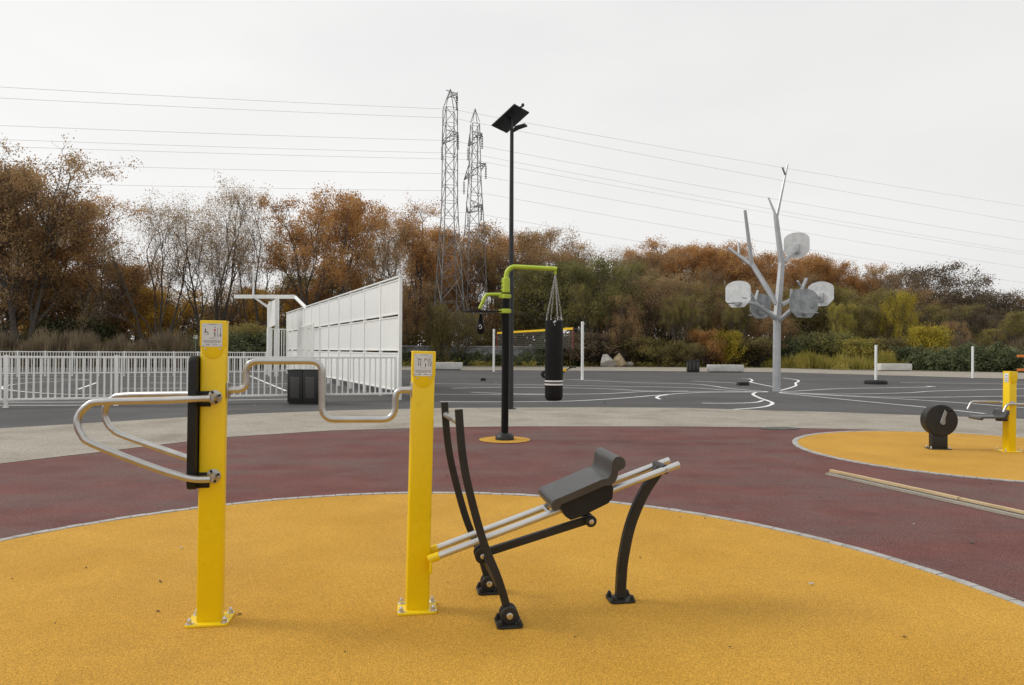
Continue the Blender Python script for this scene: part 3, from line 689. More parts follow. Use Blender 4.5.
# ------------------------------------------------------------------ white wall, fences, hoop frame
wr = at(399.6, 400); we = atd(287, 350, 38.0); we.z = 0
wd = (we - wr); WL = wd.length; wd.normalize(); wang = math.atan2(wd.y, wd.x)
sw = empty('panel_wall', wr, wang, 'high white metal panel wall in three rows receding along the sports court', 'wall')
NP = 11; PW = WL / NP; ZT = 3.40
post0 = MB().box((0, 0, ZT / 2), (.09, .09, ZT), bev=.006).build('post', M['white_paint'], sw)
for k in range(1, NP + 1):
    c = post0.copy(); COL.objects.link(c); c.parent = sw; c.location = (k * PW, 0, 0)
rowz = [(.24, 1.305), (1.36, 2.325), (2.378, 3.36)]
protos = []
for z0, z1 in rowz:
    b = MB(); n = 14; w = PW - .096
    b.box((PW / 2, 0, (z0 + z1) / 2), (w, .02, z1 - z0))
    for i in range(n):       # folded ribs of the sheet
        b.box((.06 + w * (i + .5) / n, .012, (z0 + z1) / 2), (w / n * .7, .008, z1 - z0 - .05), bev=.003, seg=1)
    for z in (z0 + .02, z1 - .02): b.box((PW / 2, .008, z), (w, .05, .04), bev=.004, seg=1)
    protos.append(b.build('panel', M['white_panel'], sw))
for k in range(1, NP):
    for pr in protos:
        c = pr.copy(); COL.objects.link(c); c.parent = sw; c.location = (k * PW, 0, 0)
b = MB().box((WL / 2, 0, ZT + .025), (WL + .12, .12, .045), bev=.005); b.build('top_rail', M['white_paint'], sw)

def bar_fence(name, p0, p1, n, zb, zt, pitch, bw, label, cat, second=None, post_w=.07, z_post=0.0, group=None):
    p0 = V(p0); p1 = V(p1); d = p1 - p0; L = d.length; rz = math.atan2(d.y, d.x)
    t = empty(name, (p0.x, p0.y, 0), rz, label, cat, group); PWd = L / n
    po = MB().box((0, 0, (zt + .02 + z_post) / 2), (post_w, post_w, zt + .02 - z_post), bev=.005).build('post', M['white_paint'], t)
    MB().box((0, 0, .008), (post_w * 1.5, post_w * 1.5, .012), bev=.002).build('foot_plate', M['white_paint'], po)
    b = MB(); w = PWd - post_w - .004; k = max(1, int(w / pitch))
    for i in range(k): b.box((post_w / 2 + .002 + w * (i + .5) / k, 0, (zb + zt) / 2), (bw, bw * .7, zt - zb - .05))
    for z in [zb, zt - .025] + (second or []): b.box((PWd / 2, 0, z), (w, .045, .05), bev=.004, seg=1)
    pn = b.build('railing_panel', M['white_paint'], t)
    for j in range(1, n + 1):
        c = po.copy(); COL.objects.link(c); c.parent = t; c.location = (j * PWd, 0, 0)
        for ch in po.children:
            e_ = ch.copy(); COL.objects.link(e_); e_.parent = c
        if j < n:
            c = pn.copy(); COL.objects.link(c); c.parent = t; c.location = (j * PWd, 0, 0)
    return t
f0 = at(3, 407.8); f1 = wr + V((-.1, -.12, 0)); fd = (f1 - f0).normalized()
bar_fence('railing_fence', f0 - fd * 2.2, f1, 5, .19, 1.20, .142, .036, 'near white bar railing with spaced bars running up to the panel wall', 'fence')
bar_fence('railing_fence', atd(-40, 360, 31.5).xy.to_3d(), atd(266, 360, 36.5).xy.to_3d(), 12, .16, 1.22, .115, .03, 'far white bar railing with close bars in front of the brown scrub', 'fence')
e0 = atd(267.5, 350, 37.0); e1 = atd(288, 350, 38.2)
bar_fence('railing_fence', (e0.x, e0.y, 0), (e1.x, e1.y, 0), 1, .16, 2.52, .15, .035, 'tall white barred screen closing the court end beneath the hoop frame', 'fence')
s0 = atd(300, 350, 33.5); s1 = atd(313.2, 350, 29.0)
bar_fence('railing_fence', (s0.x, s0.y, 0), (s1.x, s1.y, 0), 2, .16, 2.50, .24, .03, 'tall white barred screen standing in front of the panel wall', 'fence')
# hoop frame
YH = 34.0
hp = atd(276.6, 350, YH); hp.z = 0
hf = empty('hoop_frame', hp, 0, 'white steel gantry with horizontal beam and hoop board behind the railing', 'hoop frame')
hinv = Matrix.Translation(-hp)
def Q(px, py, Y=YH): return hinv @ atd(px, py, Y)
zb = Q(276.6, 297).z
MB().box((0, 0, zb / 2), (.17, .17, zb), bev=.01).build('post', M['white_paint'], hf)
q2 = Q(268, 300); MB().box((q2.x, .3, 1.9), (.12, .12, 3.8), bev=.008).build('post', M['white_paint'], hf)
bp = [Q(234.5, 296.7, 34.4), Q(295, 296.9, 33.4), Q(306.5, 308.2, 32.4)]
MB().bar([bp[0], bp[1]], .19, .15, (0, 1, 0), bev=.01).build('beam', M['white_paint'], hf)
MB().bar([bp[1], bp[2]], .15, .13, (0, 1, 0), bev=.01).build('brace', M['white_paint'], hf)
MB().bar([Q(255.5, 298), Q(267.5, 307)], .10, .08, (0, 1, 0), bev=.006).build('brace', M['white_paint'], hf)
MB().cyl(Q(253.2, 298), Q(253.8, 264.5), .05, .035, n=10).build('mast', M['white_paint'], hf)
a0 = Q(268.0, 302.5, 34.3); 
bd = MB(); bd.add([Q(267.2, 304.5, 34.6), Q(274.8, 299.5, 33.2), Q(274.8, 325.2, 33.2), Q(267.2, 328.4, 34.6),
                  Q(267.9, 304.5, 34.65), Q(275.5, 299.5, 33.25), Q(275.5, 325.2, 33.25), Q(267.9, 328.4, 34.65)],
                 [(0, 1, 2, 3), (7, 6, 5, 4), (0, 4, 5, 1), (1, 5, 6, 2), (2, 6, 7, 3), (3, 7, 4, 0)])
bd.build('hoop_board', M['white_panel'], hf)

# ------------------------------------------------------------------ bins
def bin_(loc, rz, w, d, h, n, label, name='litter_bin'):
    t = empty(name, loc, rz, label, 'bin')
    b = MB(); cw = w / n
    for i in range(n): b.box((-w / 2 + cw * (i + .5), 0, .05 + (h - .05) / 2), (cw - .008, d, h - .05), bev=.012)
    b.box((0, 0, .03), (w * .92, d * .9, .05))
    b.build('body', M['bin_black'], t)
    for i in range(n):
        b = MB(); b.box((-w / 2 + cw * (i + .5), -d / 2 - .001, h * .5), (cw * .58, .012, h * .62), bev=.003)
        for k in range(8): b.box((-w / 2 + cw * (i + .5), -d / 2 - .0085, h * (.22 + .07 * k + .03)), (cw * .54, .005, h * .012))
        b.build('panel', M['bin_mesh'], t)
    b = MB(); b.box((-w / 2 - .001, 0, h * .5), (.012, d * .55, h * .62), bev=.003); b.build('panel', M['bin_mesh'], t)
    b = MB(); b.box((0, 0, h + .006), (w + .02, d + .02, .02), bev=.006); b.build('lid', M['bin_black'], t)
    return t
p = at(303.0, 404.6); bin_((p.x, p.y + .24, 0), R(-6), .80, .46, .86, 2, 'black twin litter bin standing by the near white railing')
p = at(693.8, 372.3); bin_((p.x, p.y + .2, 0), R(0), .74, .5, .78, 3, 'small dark litter bin at the far edge of the asphalt')

# ------------------------------------------------------------------ concrete blocks
def cblock(x0, x1, yb, h, label, rz=0.0, d=.55):
    p = at((x0 + x1) / 2, yb); w = (x1 - x0) * p.y / F
    t = empty('concrete_block', (p.x, p.y + d / 2, 0), rz, label, 'block')
    b = MB(); b.box((0, 0, h / 2 + .03), (w, d, h - .06), bev=.03)
    b.build('body', M['block'], t)
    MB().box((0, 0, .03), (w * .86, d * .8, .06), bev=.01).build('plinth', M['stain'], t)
    MB().box((w * .12, 0, h + .01), (w * .3, d * .4, .03), bev=.008).build('lifting_recess', M['concrete'], t)
cblock(709, 744, 372.5, .50, 'pale concrete block beside the small far bin', R(-3))
cblock(880.5, 912.5, 371.2, .55, 'weathered white concrete block behind the white post on a rubber base', R(2))
cblock(430, 462, 370.2, .53, 'low grey concrete block behind the right yellow post', R(0))

# ------------------------------------------------------------------ volleyball net
va = at(493.7, 372.0); vb = at(582.3, 380.0)
for p, lb, h, r in ((va, 'farther white net post, left of the black boxing post', 2.72, .055), (vb, 'nearer white net post, right of the punching bag', 2.76, .055)):
    t = empty('net_post', p, 0, lb, 'post', 'volleyball net posts')
    MB().cyl((0, 0, 0.01), (0, 0, h), r + .012, n=16, bev=.01).build('pole', M['white_paint'], t)
    b = MB()
    for z in (h * .55, h * .80, h - .1): b.cyl((.05, 0, z), (.12, -.02, z), .018, n=8)
    b.build('hook', M['steel'], t)
vd = (vb - va); vl = vd.length; vdn = vd.normalized(); vang = math.atan2(vd.y, vd.x)
nt_ = empty('volleyball_net', va, vang, 'dark volleyball net with yellow top tape and red side straps', 'net')
n0, n1 = .55, vl - .95; zt0, zt1, zlo = 2.44, 2.50, 1.50
b = MB(); b.box(((n0 + n1) / 2, 0, 2.46), (n1 - n0, .012, .11)); b.build('top_tape', M['tape_yellow'], nt_)
b = MB(); nx = int((n1 - n0) / .17)
for i in range(nx + 1): b.box((n0 + (n1 - n0) * i / nx, 0, 1.95), (.014, .004, .92))
for i in range(9): b.box(((n0 + n1) / 2, .003, 1.5 + i * .105), (n1 - n0, .004, .014))
b.build('mesh', M['net_cord'], nt_)
for x in (n0, n1): MB().box((x, -.004, 1.98), (.06, .014, 1.05)).build('side_strap', M['tape_red'], nt_)
b = MB()
for z in (2.46, 1.55):
    b.tube([(0.05, 0, z), (n0, 0, z)], .008, 5); b.tube([(n1, 0, z), (vl - .05, 0, z - .1)], .008, 5)
b.build('tie_cord', M['net_cord'], nt_)

# white posts on the right
p = at(875.8, 384.0)
t = empty('white_post', p, 0, 'white post standing on a round black rubber base', 'post')
MB().lathe([(.44, .008), (.46, .03), (.45, .13), (.38, .17), (.06, .18)], (0, 0, 0), 28).build('rubber_base', M['rubber_black'], t)
MB().cyl((0, 0, .15), (0.01, 0, 1.70), .055, n=16, bev=.008).build('pole', M['white_paint'], t)
p = at(972.6, 378.8)
t = empty('white_post', p, 0, 'plain white post at the asphalt edge by the dark evergreen bushes', 'post')
MB().cyl((0, 0, 0.0), (0.01, 0, 1.72), .06, n=16, bev=.008).build('pole', M['white_paint'], t)
MB().lathe([(.09, .006), (.09, .02), (.06, .03)], (0, 0, 0), 16).build('ground_collar', M['rubber_black'], t)

# orange barrier at the right edge
p = at(1017, 374.5)
t = empty('orange_barrier', (p.x, p.y, 0), R(-12), 'orange railed barrier beyond the asphalt at the right edge', 'barrier')
for z in (.30, 1.18): MB().box((1.2, 0, z), (2.4, .05, .16), bev=.01).build('rail', M['orange'], t)
for x in (.55, 2.2): MB().box((x, .045, .64), (.05, .035, 1.28), bev=.006).build('upright', M['galv_dark'], t)

# black rubber blocks, trolley
def small_block(px, py, w, d, h, rz, label):
    p = at(px, py); t = empty('rubber_block', p, rz, label, 'block')
    b = MB(); b.prism([(-w / 2, 0), (w / 2, 0), (w / 2 - .04, h), (-w / 2 + .04, h)], (0, 0, .008), (1, 0, 0), (0, 0, 1), d, bev=.01); b.build('body', M['rubber_black'], t)
    b = MB()
    for k in (-1, 1): b.box((k * w * .3, 0, h + .004), (w * .14, d * .9, .012), bev=.003)
    b.build('handle_rib', M['charcoal'], t)
small_block(742.8, 385.4, .50, .2, .125, R(12), 'black rubber block lying on the asphalt left of the steel tree')
small_block(483.2, 380.7, .26, .18, .11, R(0), 'small black rubber block lying on the asphalt left of the boxing post')
p = at(556, 378.2)
t = empty('hand_trolley', (p.x, p.y, 0), R(6), 'small dark trolley with tilted handle, mostly hidden behind the punching bag', 'trolley')
MB().box((.02, 0, .30), (.75, .4, .10), bev=.02).build('deck', M['charcoal'], t)
for x, r_ in ((-.55, .19), (.12, .13)):
    for sy in (-.2, .2):
        w_ = MB().cyl((x, sy - .03, r_), (x, sy + .03, r_), r_, n=20, bev=.01).build('wheel', M['rubber_black'], t)
        MB().cyl((x, sy - .034, r_), (x, sy + .034, r_), r_ * .4, n=12).build('hub', M['steel'], w_)
MB().box((-.40, 0, .27), (.4, .12, .06), bev=.01).build('fork', M['charcoal'], t)
MB().box((.44, -.05, .40), (.16, .12, .16), bev=.02).build('cover', M['tape_yellow'], t)
MB().tube([(.30, 0, .30), (.80, 0, .545)], .028, 8).build('handle_bar', M['rubber_black'], t)
MB().cyl((.66, 0, .555), (1.02, 0, .545), .028, n=8).build('handle_grip', M['rubber_black'], t)

# boulders
def boulder(px, py, w, h, d, seed, m, label):
    rg = random.Random(seed); p = at(px, py)
    bm = bmesh.new(); bmesh.ops.create_icosphere(bm, subdivisions=4, radius=1)
    planes = [(V((rg.uniform(-1, 1), rg.uniform(-1, 1), rg.uniform(-.5, 1))).normalized(), rg.uniform(.34, .62)) for _ in range(8)]
    for v in bm.verts:
        for n_, k in planes:
            e_ = v.co.dot(n_) - k
            if e_ > 0: v.co -= n_ * e_
        v.co += V((rg.uniform(-.008, .008), rg.uniform(-.008, .008), rg.uniform(-.008, .008)))
    zs = [v.co.z for v in bm.verts]; xs = [v.co.x for v in bm.verts]; z0, z1 = min(zs), max(zs); x0, x1 = min(xs), max(xs)
    for v in bm.verts: v.co = V(((v.co.x - (x0 + x1) / 2) / (x1 - x0) * w, v.co.y * d / 1.6, (v.co.z - z0) / (z1 - z0) * (h + .1) - .1))
    b = MB(); b.bm_add(bm); o = b.build('boulder', m, None, (p.x, p.y, 0), smooth=False)
    tag(o, label, 'rock', 'boulders by the brambles')
boulder(608.5, 367.0, 1.5, 1.1, 1.2, 3, M['rock'], 'large pale grey boulder, leftmost of the boulder pile')
boulder(619.5, 366.9, 1.15, 1.22, 1.1, 8, M['rock_tan'], 'upright tan boulder in the middle of the boulder pile')
boulder(627.5, 366.6, 1.0, .45, .9, 12, M['rock'], 'low flat boulder at the right of the boulder pile')

# timber on the red surface
def plank(a, c, w, h, m, label, z0=.004):
    a = V(a); c = V(c); d = c - a; L = d.length; rz = math.atan2(d.y, d.x) - math.pi / 2
    b = MB(); n = 8; vs = []; rg = random.Random(int(L * 1000)); q = []
    for i in range(n + 1):
        y = L * i / n; s_ = rg.uniform(-.003, .003)
        q.append([(-w / 2 + s_, y, z0), (w / 2 + s_, y, z0), (w / 2 + s_, y, z0 + h), (-w / 2 + s_, y, z0 + h)])
    for s_ in q: vs += s_
    fs = [(0, 1, 2, 3), tuple(range(n * 4 + 3, n * 4 - 1, -1))]
    for i in range(n):
        for k in range(4): fs.append((i * 4 + k, i * 4 + (k + 1) % 4, i * 4 + 4 + (k + 1) % 4, i * 4 + 4 + k))
    b.add(vs, fs); o = b.build('timber_batten', m, None, (a.x, a.y, 0), smooth=False); o.rotation_euler = (0, 0, rz)
    tag(o, label, 'plank', 'timber battens on the red surface')
pa = at(826.0, 474.6); pd = (at(1024, 519.2) - pa).normalized(); ps = V((pd.y, -pd.x, 0))
if ps.x < 0: ps = -ps
plank(pa + pd * .02, pa + pd * 4.2, .05, .022, M['wood_grey'], 'long grey weathered timber batten, nearest of the battens')
plank(pa + ps * .082 + pd * .06, pa + ps * .082 + pd * 4.1, .06, .012, M['gap_shade'], 'thin dark strip added for the shaded gap between the grey and pale battens')  # added dark strip, stands in for the shadow gap between the battens
plank(pa + ps * .17 + pd * -.10, pa + ps * .165 + pd * 1.45, .04, .03, M['wood_pale'], 'pale yellow timber batten, far piece beside the grey batten')
plank(pa + ps * .155 + pd * 1.47, pa + ps * .15 + pd * 4.1, .042, .029, M['wood_pale'], 'pale yellow timber batten, near piece running out of the right edge')

# ------------------------------------------------------------------ arm bike station on the second disc
wp = at(938.2, 449.6); po_ = at(1009, 452.0)
ab = empty('arm_bike_station', po_, R(-6), 'yellow post with black seat, steel arm rests and a black crank wheel on a stand', 'exercise machine')
abi = (Matrix.Translation(po_) @ Matrix.Rotation(R(-6), 4, 'Z')).inverted()
w_, d_, H_ = .118, .118, 1.13
T9 = Matrix.Rotation(R(12), 4, 'Z') @ Matrix.Rotation(R(.9), 4, 'Y')
b = MB(T9); b.prism(post_poly(w_, d_, .014), (0, 0, .02 + (H_ - .02) / 2), (1, 0, 0), (0, 1, 0), H_ - .02, bev=.004); b.build('post', M['yellow_paint'], ab)
b = MB(T9); hw = w_ / 2 + .003; q = [(hw, H_ + .004), (-hw, H_ + .004), (-hw, H_ - .11)]
for k in range(13):
    a = math.pi + math.pi * k / 12; q.append((.86 * hw * math.cos(a), H_ - .11 + .06 * math.sin(a)))
q.append((hw, H_ - .11)); b.prism(q, (0, -d_ / 2 - .001, 0), (1, 0, 0), (0, 0, 1), .008, bev=.002); b.box((0, 0, H_ + .003), (w_ + .006, d_ + .006, .009), bev=.004); b.build('post_cap', M['yellow_paint'], ab)
b = MB(T9); b.box((-w_ / 2 - .003, -.01, H_ - .085), (.003, .07, .125), bev=.0006); ip = b.build('instruction_plate', M['plate'], ab)
b = MB(T9)
for zz in (.03, -.01, -.04): b.box((-w_ / 2 - .0052, -.01, H_ - .085 + zz), (.0008, .04, .018))
b.build('exercise_pictogram', M['plate_grey'], ip)
base_plate(ab, 'yellow_paint', .25, .24, spots=[(sx * .1, sy * .095) for sx in (-1, 1) for sy in (-1, 1)])
wl = abi @ wp
b = MB(); b.box((wl.x, wl.y, .12), (.215, .10, .24), bev=.008); b.build('wheel_stand', M['charcoal'], ab)
base_plate(ab, 'charcoal', .30, .17, spots=[(sx * .125, sy * .06) for sx in (-1, 1) for sy in (-1, 1)], c=(wl.x, wl.y), t=.014)
b = MB(); b.cyl((wl.x + .01, wl.y - .075, .425), (wl.x + .01, wl.y + .075, .425), .226, n=48, bev=.012); wh = b.build('crank_wheel', M['charcoal'], ab)
b = MB(); cy = wl.y - .085; b.bar([(wl.x + .02, cy, .405), (wl.x + .03, cy, .46), (wl.x + .065, cy, .575)], [.07, .05, .038], .02, (0, 1, 0), bev=.004)
b.cyl((wl.x + .02, cy + .015, .40), (wl.x + .02, cy - .014, .40), .035, n=18, bev=.003); b.build('crank', M['galv_dark'], wh)
b = MB(); b.cyl((wl.x + .065, cy, .577), (wl.x + .085, cy - .10, .577), .015, n=12); b.box((wl.x + .10, cy - .05, .58), (.04, .03, .02), bev=.003); b.build('crank_grip', M['pure_black'], wh)
seat = [(-.46, .478), (-.475, .46), (-.465, .438), (-.44, .436), (-.42, .462), (-.16, .462), (-.12, .47), (-.09, .53), (-.085, .57), (-.10, .585), (-.125, .575), (-.15, .505), (-.18, .487), (-.43, .487)]
b = MB().prism([(a_, b_ + .018) for a_, b_ in seat], (0, -.02, 0), (1, 0, 0), (0, 0, 1), .30, bev=.006); b.build('seat', M['seat_foam'], ab, angle=30)
b = MB(); b.box((-.11, -.02, .455), (.12, .08, .035), bev=.004); b.build('seat_support', M['charcoal'], ab)
for t_, s0_, s1_, z_ in ((-.22, -.20, .34, .690), (.20, -.44, -.02, .690)):
    b = MB(); b.tube(fillet([(s0_, t_, z_ - .11), (s0_ + .05, t_, z_), (s1_, t_, z_)], .06, 6), .0165, 12); ar = b.build('arm_rest', M['steel'], ab)
    b = MB(); b.cyl((.0, t_, z_), (.0, 0, z_), .016, n=12); b.box((0, t_ * .35, z_), (.06, .012, .06), bev=.003); b.build('flange', M['steel'], ar)

# ------------------------------------------------------------------ pylons and lines
def beam(b, p, q, w):
    p = V(p); q = V(q); b.tube([p, q], w, 4, cap=False)
def pylon(loc, rz, H, lv, arms, label):
    """lv: (z, half width) of the body; arms: (z, side, reach)"""
    t = empty('power_pylon', loc, rz, label, 'pylon', 'power pylons behind the trees')
    b = MB()
    def hw(z):
        for (z0, a), (z1, c) in zip(lv, lv[1:]):
            if z <= z1: return a + (c - a) * (z - z0) / (z1 - z0)
        return lv[-1][1]
    zs = [0]
    while zs[-1] < lv[-1][0] - .3: zs.append(min(zs[-1] + max(1.5, hw(zs[-1]) * 2.2), lv[-1][0]))
    cor = ((1, 1), (-1, 1), (-1, -1), (1, -1))
    for z0, z1 in zip(zs, zs[1:]):
        a, c = hw(z0), hw(z1)
        for i in range(4):
            x0, y0 = cor[i]; x1, y1 = cor[(i + 1) % 4]
            beam(b, (x0 * a, y0 * a, z0), (x0 * c, y0 * c, z1), .05)
            if (i + len(zs) + int(z0)) % 2 or z0 < 12: beam(b, (x0 * a, y0 * a, z0), (x1 * c, y1 * c, z1), .03)
            if not (i + len(zs) + int(z0)) % 2 or z0 < 12: beam(b, (x1 * a, y1 * a, z0), (x0 * c, y0 * c, z1), .026)
            beam(b, (x0 * c, y0 * c, z1), (x1 * c, y1 * c, z1), .022)
    for x, y in cor: beam(b, (x * lv[-1][1], y * lv[-1][1], lv[-1][0]), (0, 0, H), .04)
    b.build('lattice_body', M['pylon'], t)
    for z, s_, reach in arms:
        a = hw(z); b = MB(); tip = V((s_ * (a + reach), 0, z))
        for sy in (-1, 1):
            beam(b, (s_ * a, sy * a, z), tip, .05); beam(b, (s_ * a, sy * a, z + .8), tip, .045)
            for k in (.35, .65):
                p0 = V((s_ * a, sy * a, z)).lerp(tip, k); p1 = V((s_ * a, sy * a, z + .8)).lerp(tip, k); beam(b, p0, p1, .03)
                beam(b, p0, V((s_ * a, -sy * a, z)).lerp(tip, k), .03)
        ao = b.build('cross_arm', M['pylon'], t)
        b = MB()
        for k in range(8): b.lathe([(.03, 0), (.12, .03), (.12, .06), (.03, .11)], tip + V((0, 0, -1.55 + k * .17)), 8)
        b.cyl(tip, tip + V((0, 0, -1.6)), .025, n=6)
        b.build('insulator', M['insulator'], ao)
    return t
Y1, Y2 = 65.0, 72.0
pz1 = atd(448.5, 89, Y1); pz2 = atd(475, 108.5, Y2)
c1 = atd(449, 300, Y1); c2 = atd(474, 300, Y2)
pylon((c1.x, Y1, 0), R(-68), pz1.z, [(0, 1.45), (9, .95), (15, .62), (pz1.z - 1.8, .56)], [(pz1.z - 1.2, 1, 1.6), (pz1.z - 4.6, -1, 2.2), (pz1.z - 5.0, 1, 2.0)], 'taller left lattice power pylon rising behind the orange trees')
pylon((c2.x, Y2, 0), R(-68), pz2.z, [(0, 1.4), (9, 1.0), (13, .9), (19, .55), (pz2.z - 1.5, .38)], [(pz2.z - 3.4, -1, 1.9), (pz2.z - 3.4, 1, 1.9), (pz2.z - 6.8, -1, 3.2), (pz2.z - 6.8, 1, 3.0), (pz2.z - 10.8, -1, 1.5), (pz2.z - 10.8, 1, 1.5)], 'right lattice power pylon with wide arms, just left of the lamp post')
def cable(pix, C, label):
    pts = []
    for x, y in pix:
        k = (x - 512) / F; pts.append(atd(x, y, C / (1 - .4 * k)))
    a, m_, c = pts
    a = a + (a - m_) * .25; c = c + (c - m_) * .25
    out = []
    for p, q, sag in ((a, m_, .12), (m_, c, .45)):
        for i in range(12):
            t = i / 12; r_ = p.lerp(q, t); r_.z -= 4 * sag * t * (1 - t); out.append(r_)
    out.append(c)
    o = MB().tube(out, .0115, 5).build('power_line', M['cable']); tag(o, label, 'cable', 'overhead power lines')
CAB = [([(0, 86), (452, 109.3), (1024, 204)], 67.5, 'uppermost overhead power line'),
       ([(0, 97), (452, 118), (1024, 220)], 67.5, 'second overhead power line from the top'),
       ([(0, 124.5), (452, 140.6), (1024, 238)], 67.5, 'third overhead power line from the top'),
       ([(0, 138.5), (470, 153.5), (1024, 250)], 73.6, 'fourth overhead power line from the top, upper of a close pair'),
       ([(0, 145.5), (470, 159.5), (1024, 252.5)], 73.6, 'fifth overhead power line from the top, lower of a close pair'),
       ([(0, 162.5), (470, 174), (1024, 266)], 73.6, 'third overhead power line from the bottom'),
       ([(0, 181.5), (470, 191), (1024, 281)], 73.6, 'second overhead power line from the bottom, just above the treetops'),
       ([(0, 207), (470, 212.5), (1024, 300)], 73.6, 'lowest overhead power line, dipping behind the treetops')]
for c_ in CAB: cable(*c_)

# ------------------------------------------------------------------ trees
def rnd_dir(rg, d, ang):
    o = d.orthogonal().normalized(); o.rotate(Matrix.Rotation(rg.uniform(0, 2 * math.pi), 3, d))
    return (d * math.cos(ang) + o * math.sin(ang)).normalized()
class Plant:
    def __init__(s, seed): s.rg = random.Random(seed); s.trunk = MB(); s.twv = MB(); s.tips = []
    def grow(s, p, d, L, r, lev, maxlev, trop, ang, ratio, kids):
        rg = s.rg; n = 4 if lev < 3 else 3; pts = [p]; q = p
        for i in range(n):
            j = V((rg.gauss(0, 1), rg.gauss(0, 1), rg.gauss(0, 1))) * (.10 + .03 * lev)
            d = (d + j + UP * trop).normalized(); q = q + d * (L / n); pts.append(q)
        rr = [r * (1 - .42 * i / n) for i in range(n + 1)]
        tgt = s.trunk if lev <= 2 else s.twv
        tgt.tube(pts, rr, 6 if lev == 0 else (5 if lev < 2 else 3), cap=False)
        if lev >= maxlev:
            s.tips += [(pts[-1], d), (pts[-2], d)]; return
        for k in range(kids[min(lev, len(kids) - 1)]):
            t = rg.uniform(.35, 1) * n; i = min(int(t), n - 1); st_ = pts[i].lerp(pts[i + 1], t - i)
            s.grow(st_, rnd_dir(rg, d, R(rg.uniform(*ang))), L * rg.uniform(ratio[0], ratio[1]), r * .5, lev + 1, maxlev, trop, ang, ratio, kids)
        s.grow(q, d, L * rg.uniform(.68, .85), r * .58, lev + 1, maxlev, trop, ang, ratio, kids)
def leaf_mesh(b, tips, rg, per, spread, size, tint):
    g = rg.gauss; vs = b.v; fs = b.f; mi = b.mi; sl_ = b.slot
    for (p, d) in tips:
        ct = min(1, max(0, .5 + 1.1 * noise.noise(p * .8))) * .6 + rg.random() * .4; sp = spread * rg.uniform(.7, 1.25)  # clump tone from noise: lit and shaded lobes put into the leaf tint
        for k in range(per if isinstance(per, int) else (int(per) + (rg.random() < per - int(per)))):
            c = p + V((g(0, 1), g(0, 1), g(0, .75))) * sp
            a = V((g(0, 1), g(0, 1), g(0, 1))).normalized(); o = a.orthogonal().normalized()
            s_ = size * rg.uniform(.6, 1.35); u = o * s_ * .5; w = a.cross(o) * s_ * .38
            n = len(vs); vs += [c - u, c - w + u * .1, c + u, c + w - u * .1]
            fs.append((n, n + 1, n + 2, n + 3)); mi.append(sl_); tint.append(min(1, max(0, ct * .75 + rg.random() * .35)))
PROTO = []
def make_plant(seed, H, nstem, splay, L0, r0, maxlev, trop, ang, ratio, kids, per, spread, size, keep=1.0):
    P_ = Plant(seed); rg = P_.rg
    for k in range(nstem):
        a = 2 * math.pi * (k + rg.uniform(-.3, .3)) / max(1, nstem); sp = R(rg.uniform(splay * .5, splay)) if nstem > 1 else R(rg.uniform(0, 4))
        d = V((math.sin(sp) * math.cos(a), math.sin(sp) * math.sin(a), math.cos(sp)))
        P_.grow(V((math.cos(a) * .05 * nstem * r0 * 8, math.sin(a) * .05 * nstem * r0 * 8, -.1)), d, L0 * rg.uniform(.85, 1.15), r0 * rg.uniform(.75, 1.1), 0, maxlev, trop, ang, ratio, kids)
    zs_ = sorted(p.z for p, d in P_.tips); f = H * .93 / zs_[int(len(zs_) * .92)]; zc = H * .90
    def sq(v):
        v = v * f
        if v.z > zc: v.z = zc + (v.z - zc) * .32
        return v
    P_.trunk.v = [sq(v) for v in P_.trunk.v]; P_.twv.v = [sq(v) for v in P_.twv.v]
    off = V((seed * 3.1, seed * 1.7, 0))
    tips = [(sq(p), d) for p, d in P_.tips]
    if keep < 1:        # foliage hangs in lobes with gaps between them
        val = sorted(noise.noise(p * .55 + off) for p, d in tips); th = val[int(len(val) * (1 - keep))]
        tips = [(p, d) for p, d in tips if noise.noise(p * .55 + off) + rg.uniform(-.12, .12) > th]
    nt_w = len(P_.twv.f); tint = [0.5] * nt_w
    P_.twv.slot = 1; leaf_mesh(P_.twv, tips, rg, per, spread, size, tint)
    def raw(mb, name, mats, tint=None):
        me = bpy.data.meshes.new(name); me.from_pydata([tuple(v) for v in mb.v], [], mb.f)
        for m_ in mats: me.materials.append(m_)
        me.polygons.foreach_set('material_index', mb.mi)
        if tint:
            at_ = me.attributes.new('tint', 'FLOAT', 'FACE'); at_.data.foreach_set('value', tint)
        me.update(); return me
    return raw(P_.trunk, 'trunk', [M['bark']]), raw(P_.twv, 'crown', [M['twig'], RUST], tint), H

PLANE = [make_plant(11, 15, 3, 16, 4.6, .24, 5, .085, (18, 44), (.56, .78), [2, 2, 3, 3], 20, .31, .135, .66),
         make_plant(12, 15, 2, 14, 4.8, .27, 5, .085, (18, 46), (.56, .78), [2, 3, 3, 3], 17, .31, .135, .64),
         make_plant(13, 14, 4, 17, 4.4, .21, 5, .08, (18, 42), (.58, .78), [2, 2, 2, 3], 24, .32, .135, .70)]
BARE = [make_plant(21, 13, 4, 24, 5.0, .18, 6, .07, (14, 36), (.56, .78), [1, 2, 2, 2, 2, 1], 6.5, .28, .085),
        make_plant(22, 13, 4, 20, 5.2, .18, 6, .07, (14, 36), (.56, .78), [2, 2, 2, 2, 2, 1], 5, .28, .085)]
BUSHY = [make_plant(31, 9, 4, 26, 2.6, .12, 4, .05, (22, 55), (.6, .85), [2, 3, 3, 3], 24, .36, .145, .60),
         make_plant(32, 9, 5, 22, 2.6, .11, 4, .06, (20, 50), (.6, .85), [2, 3, 3, 2], 24, .34, .145, .60)]
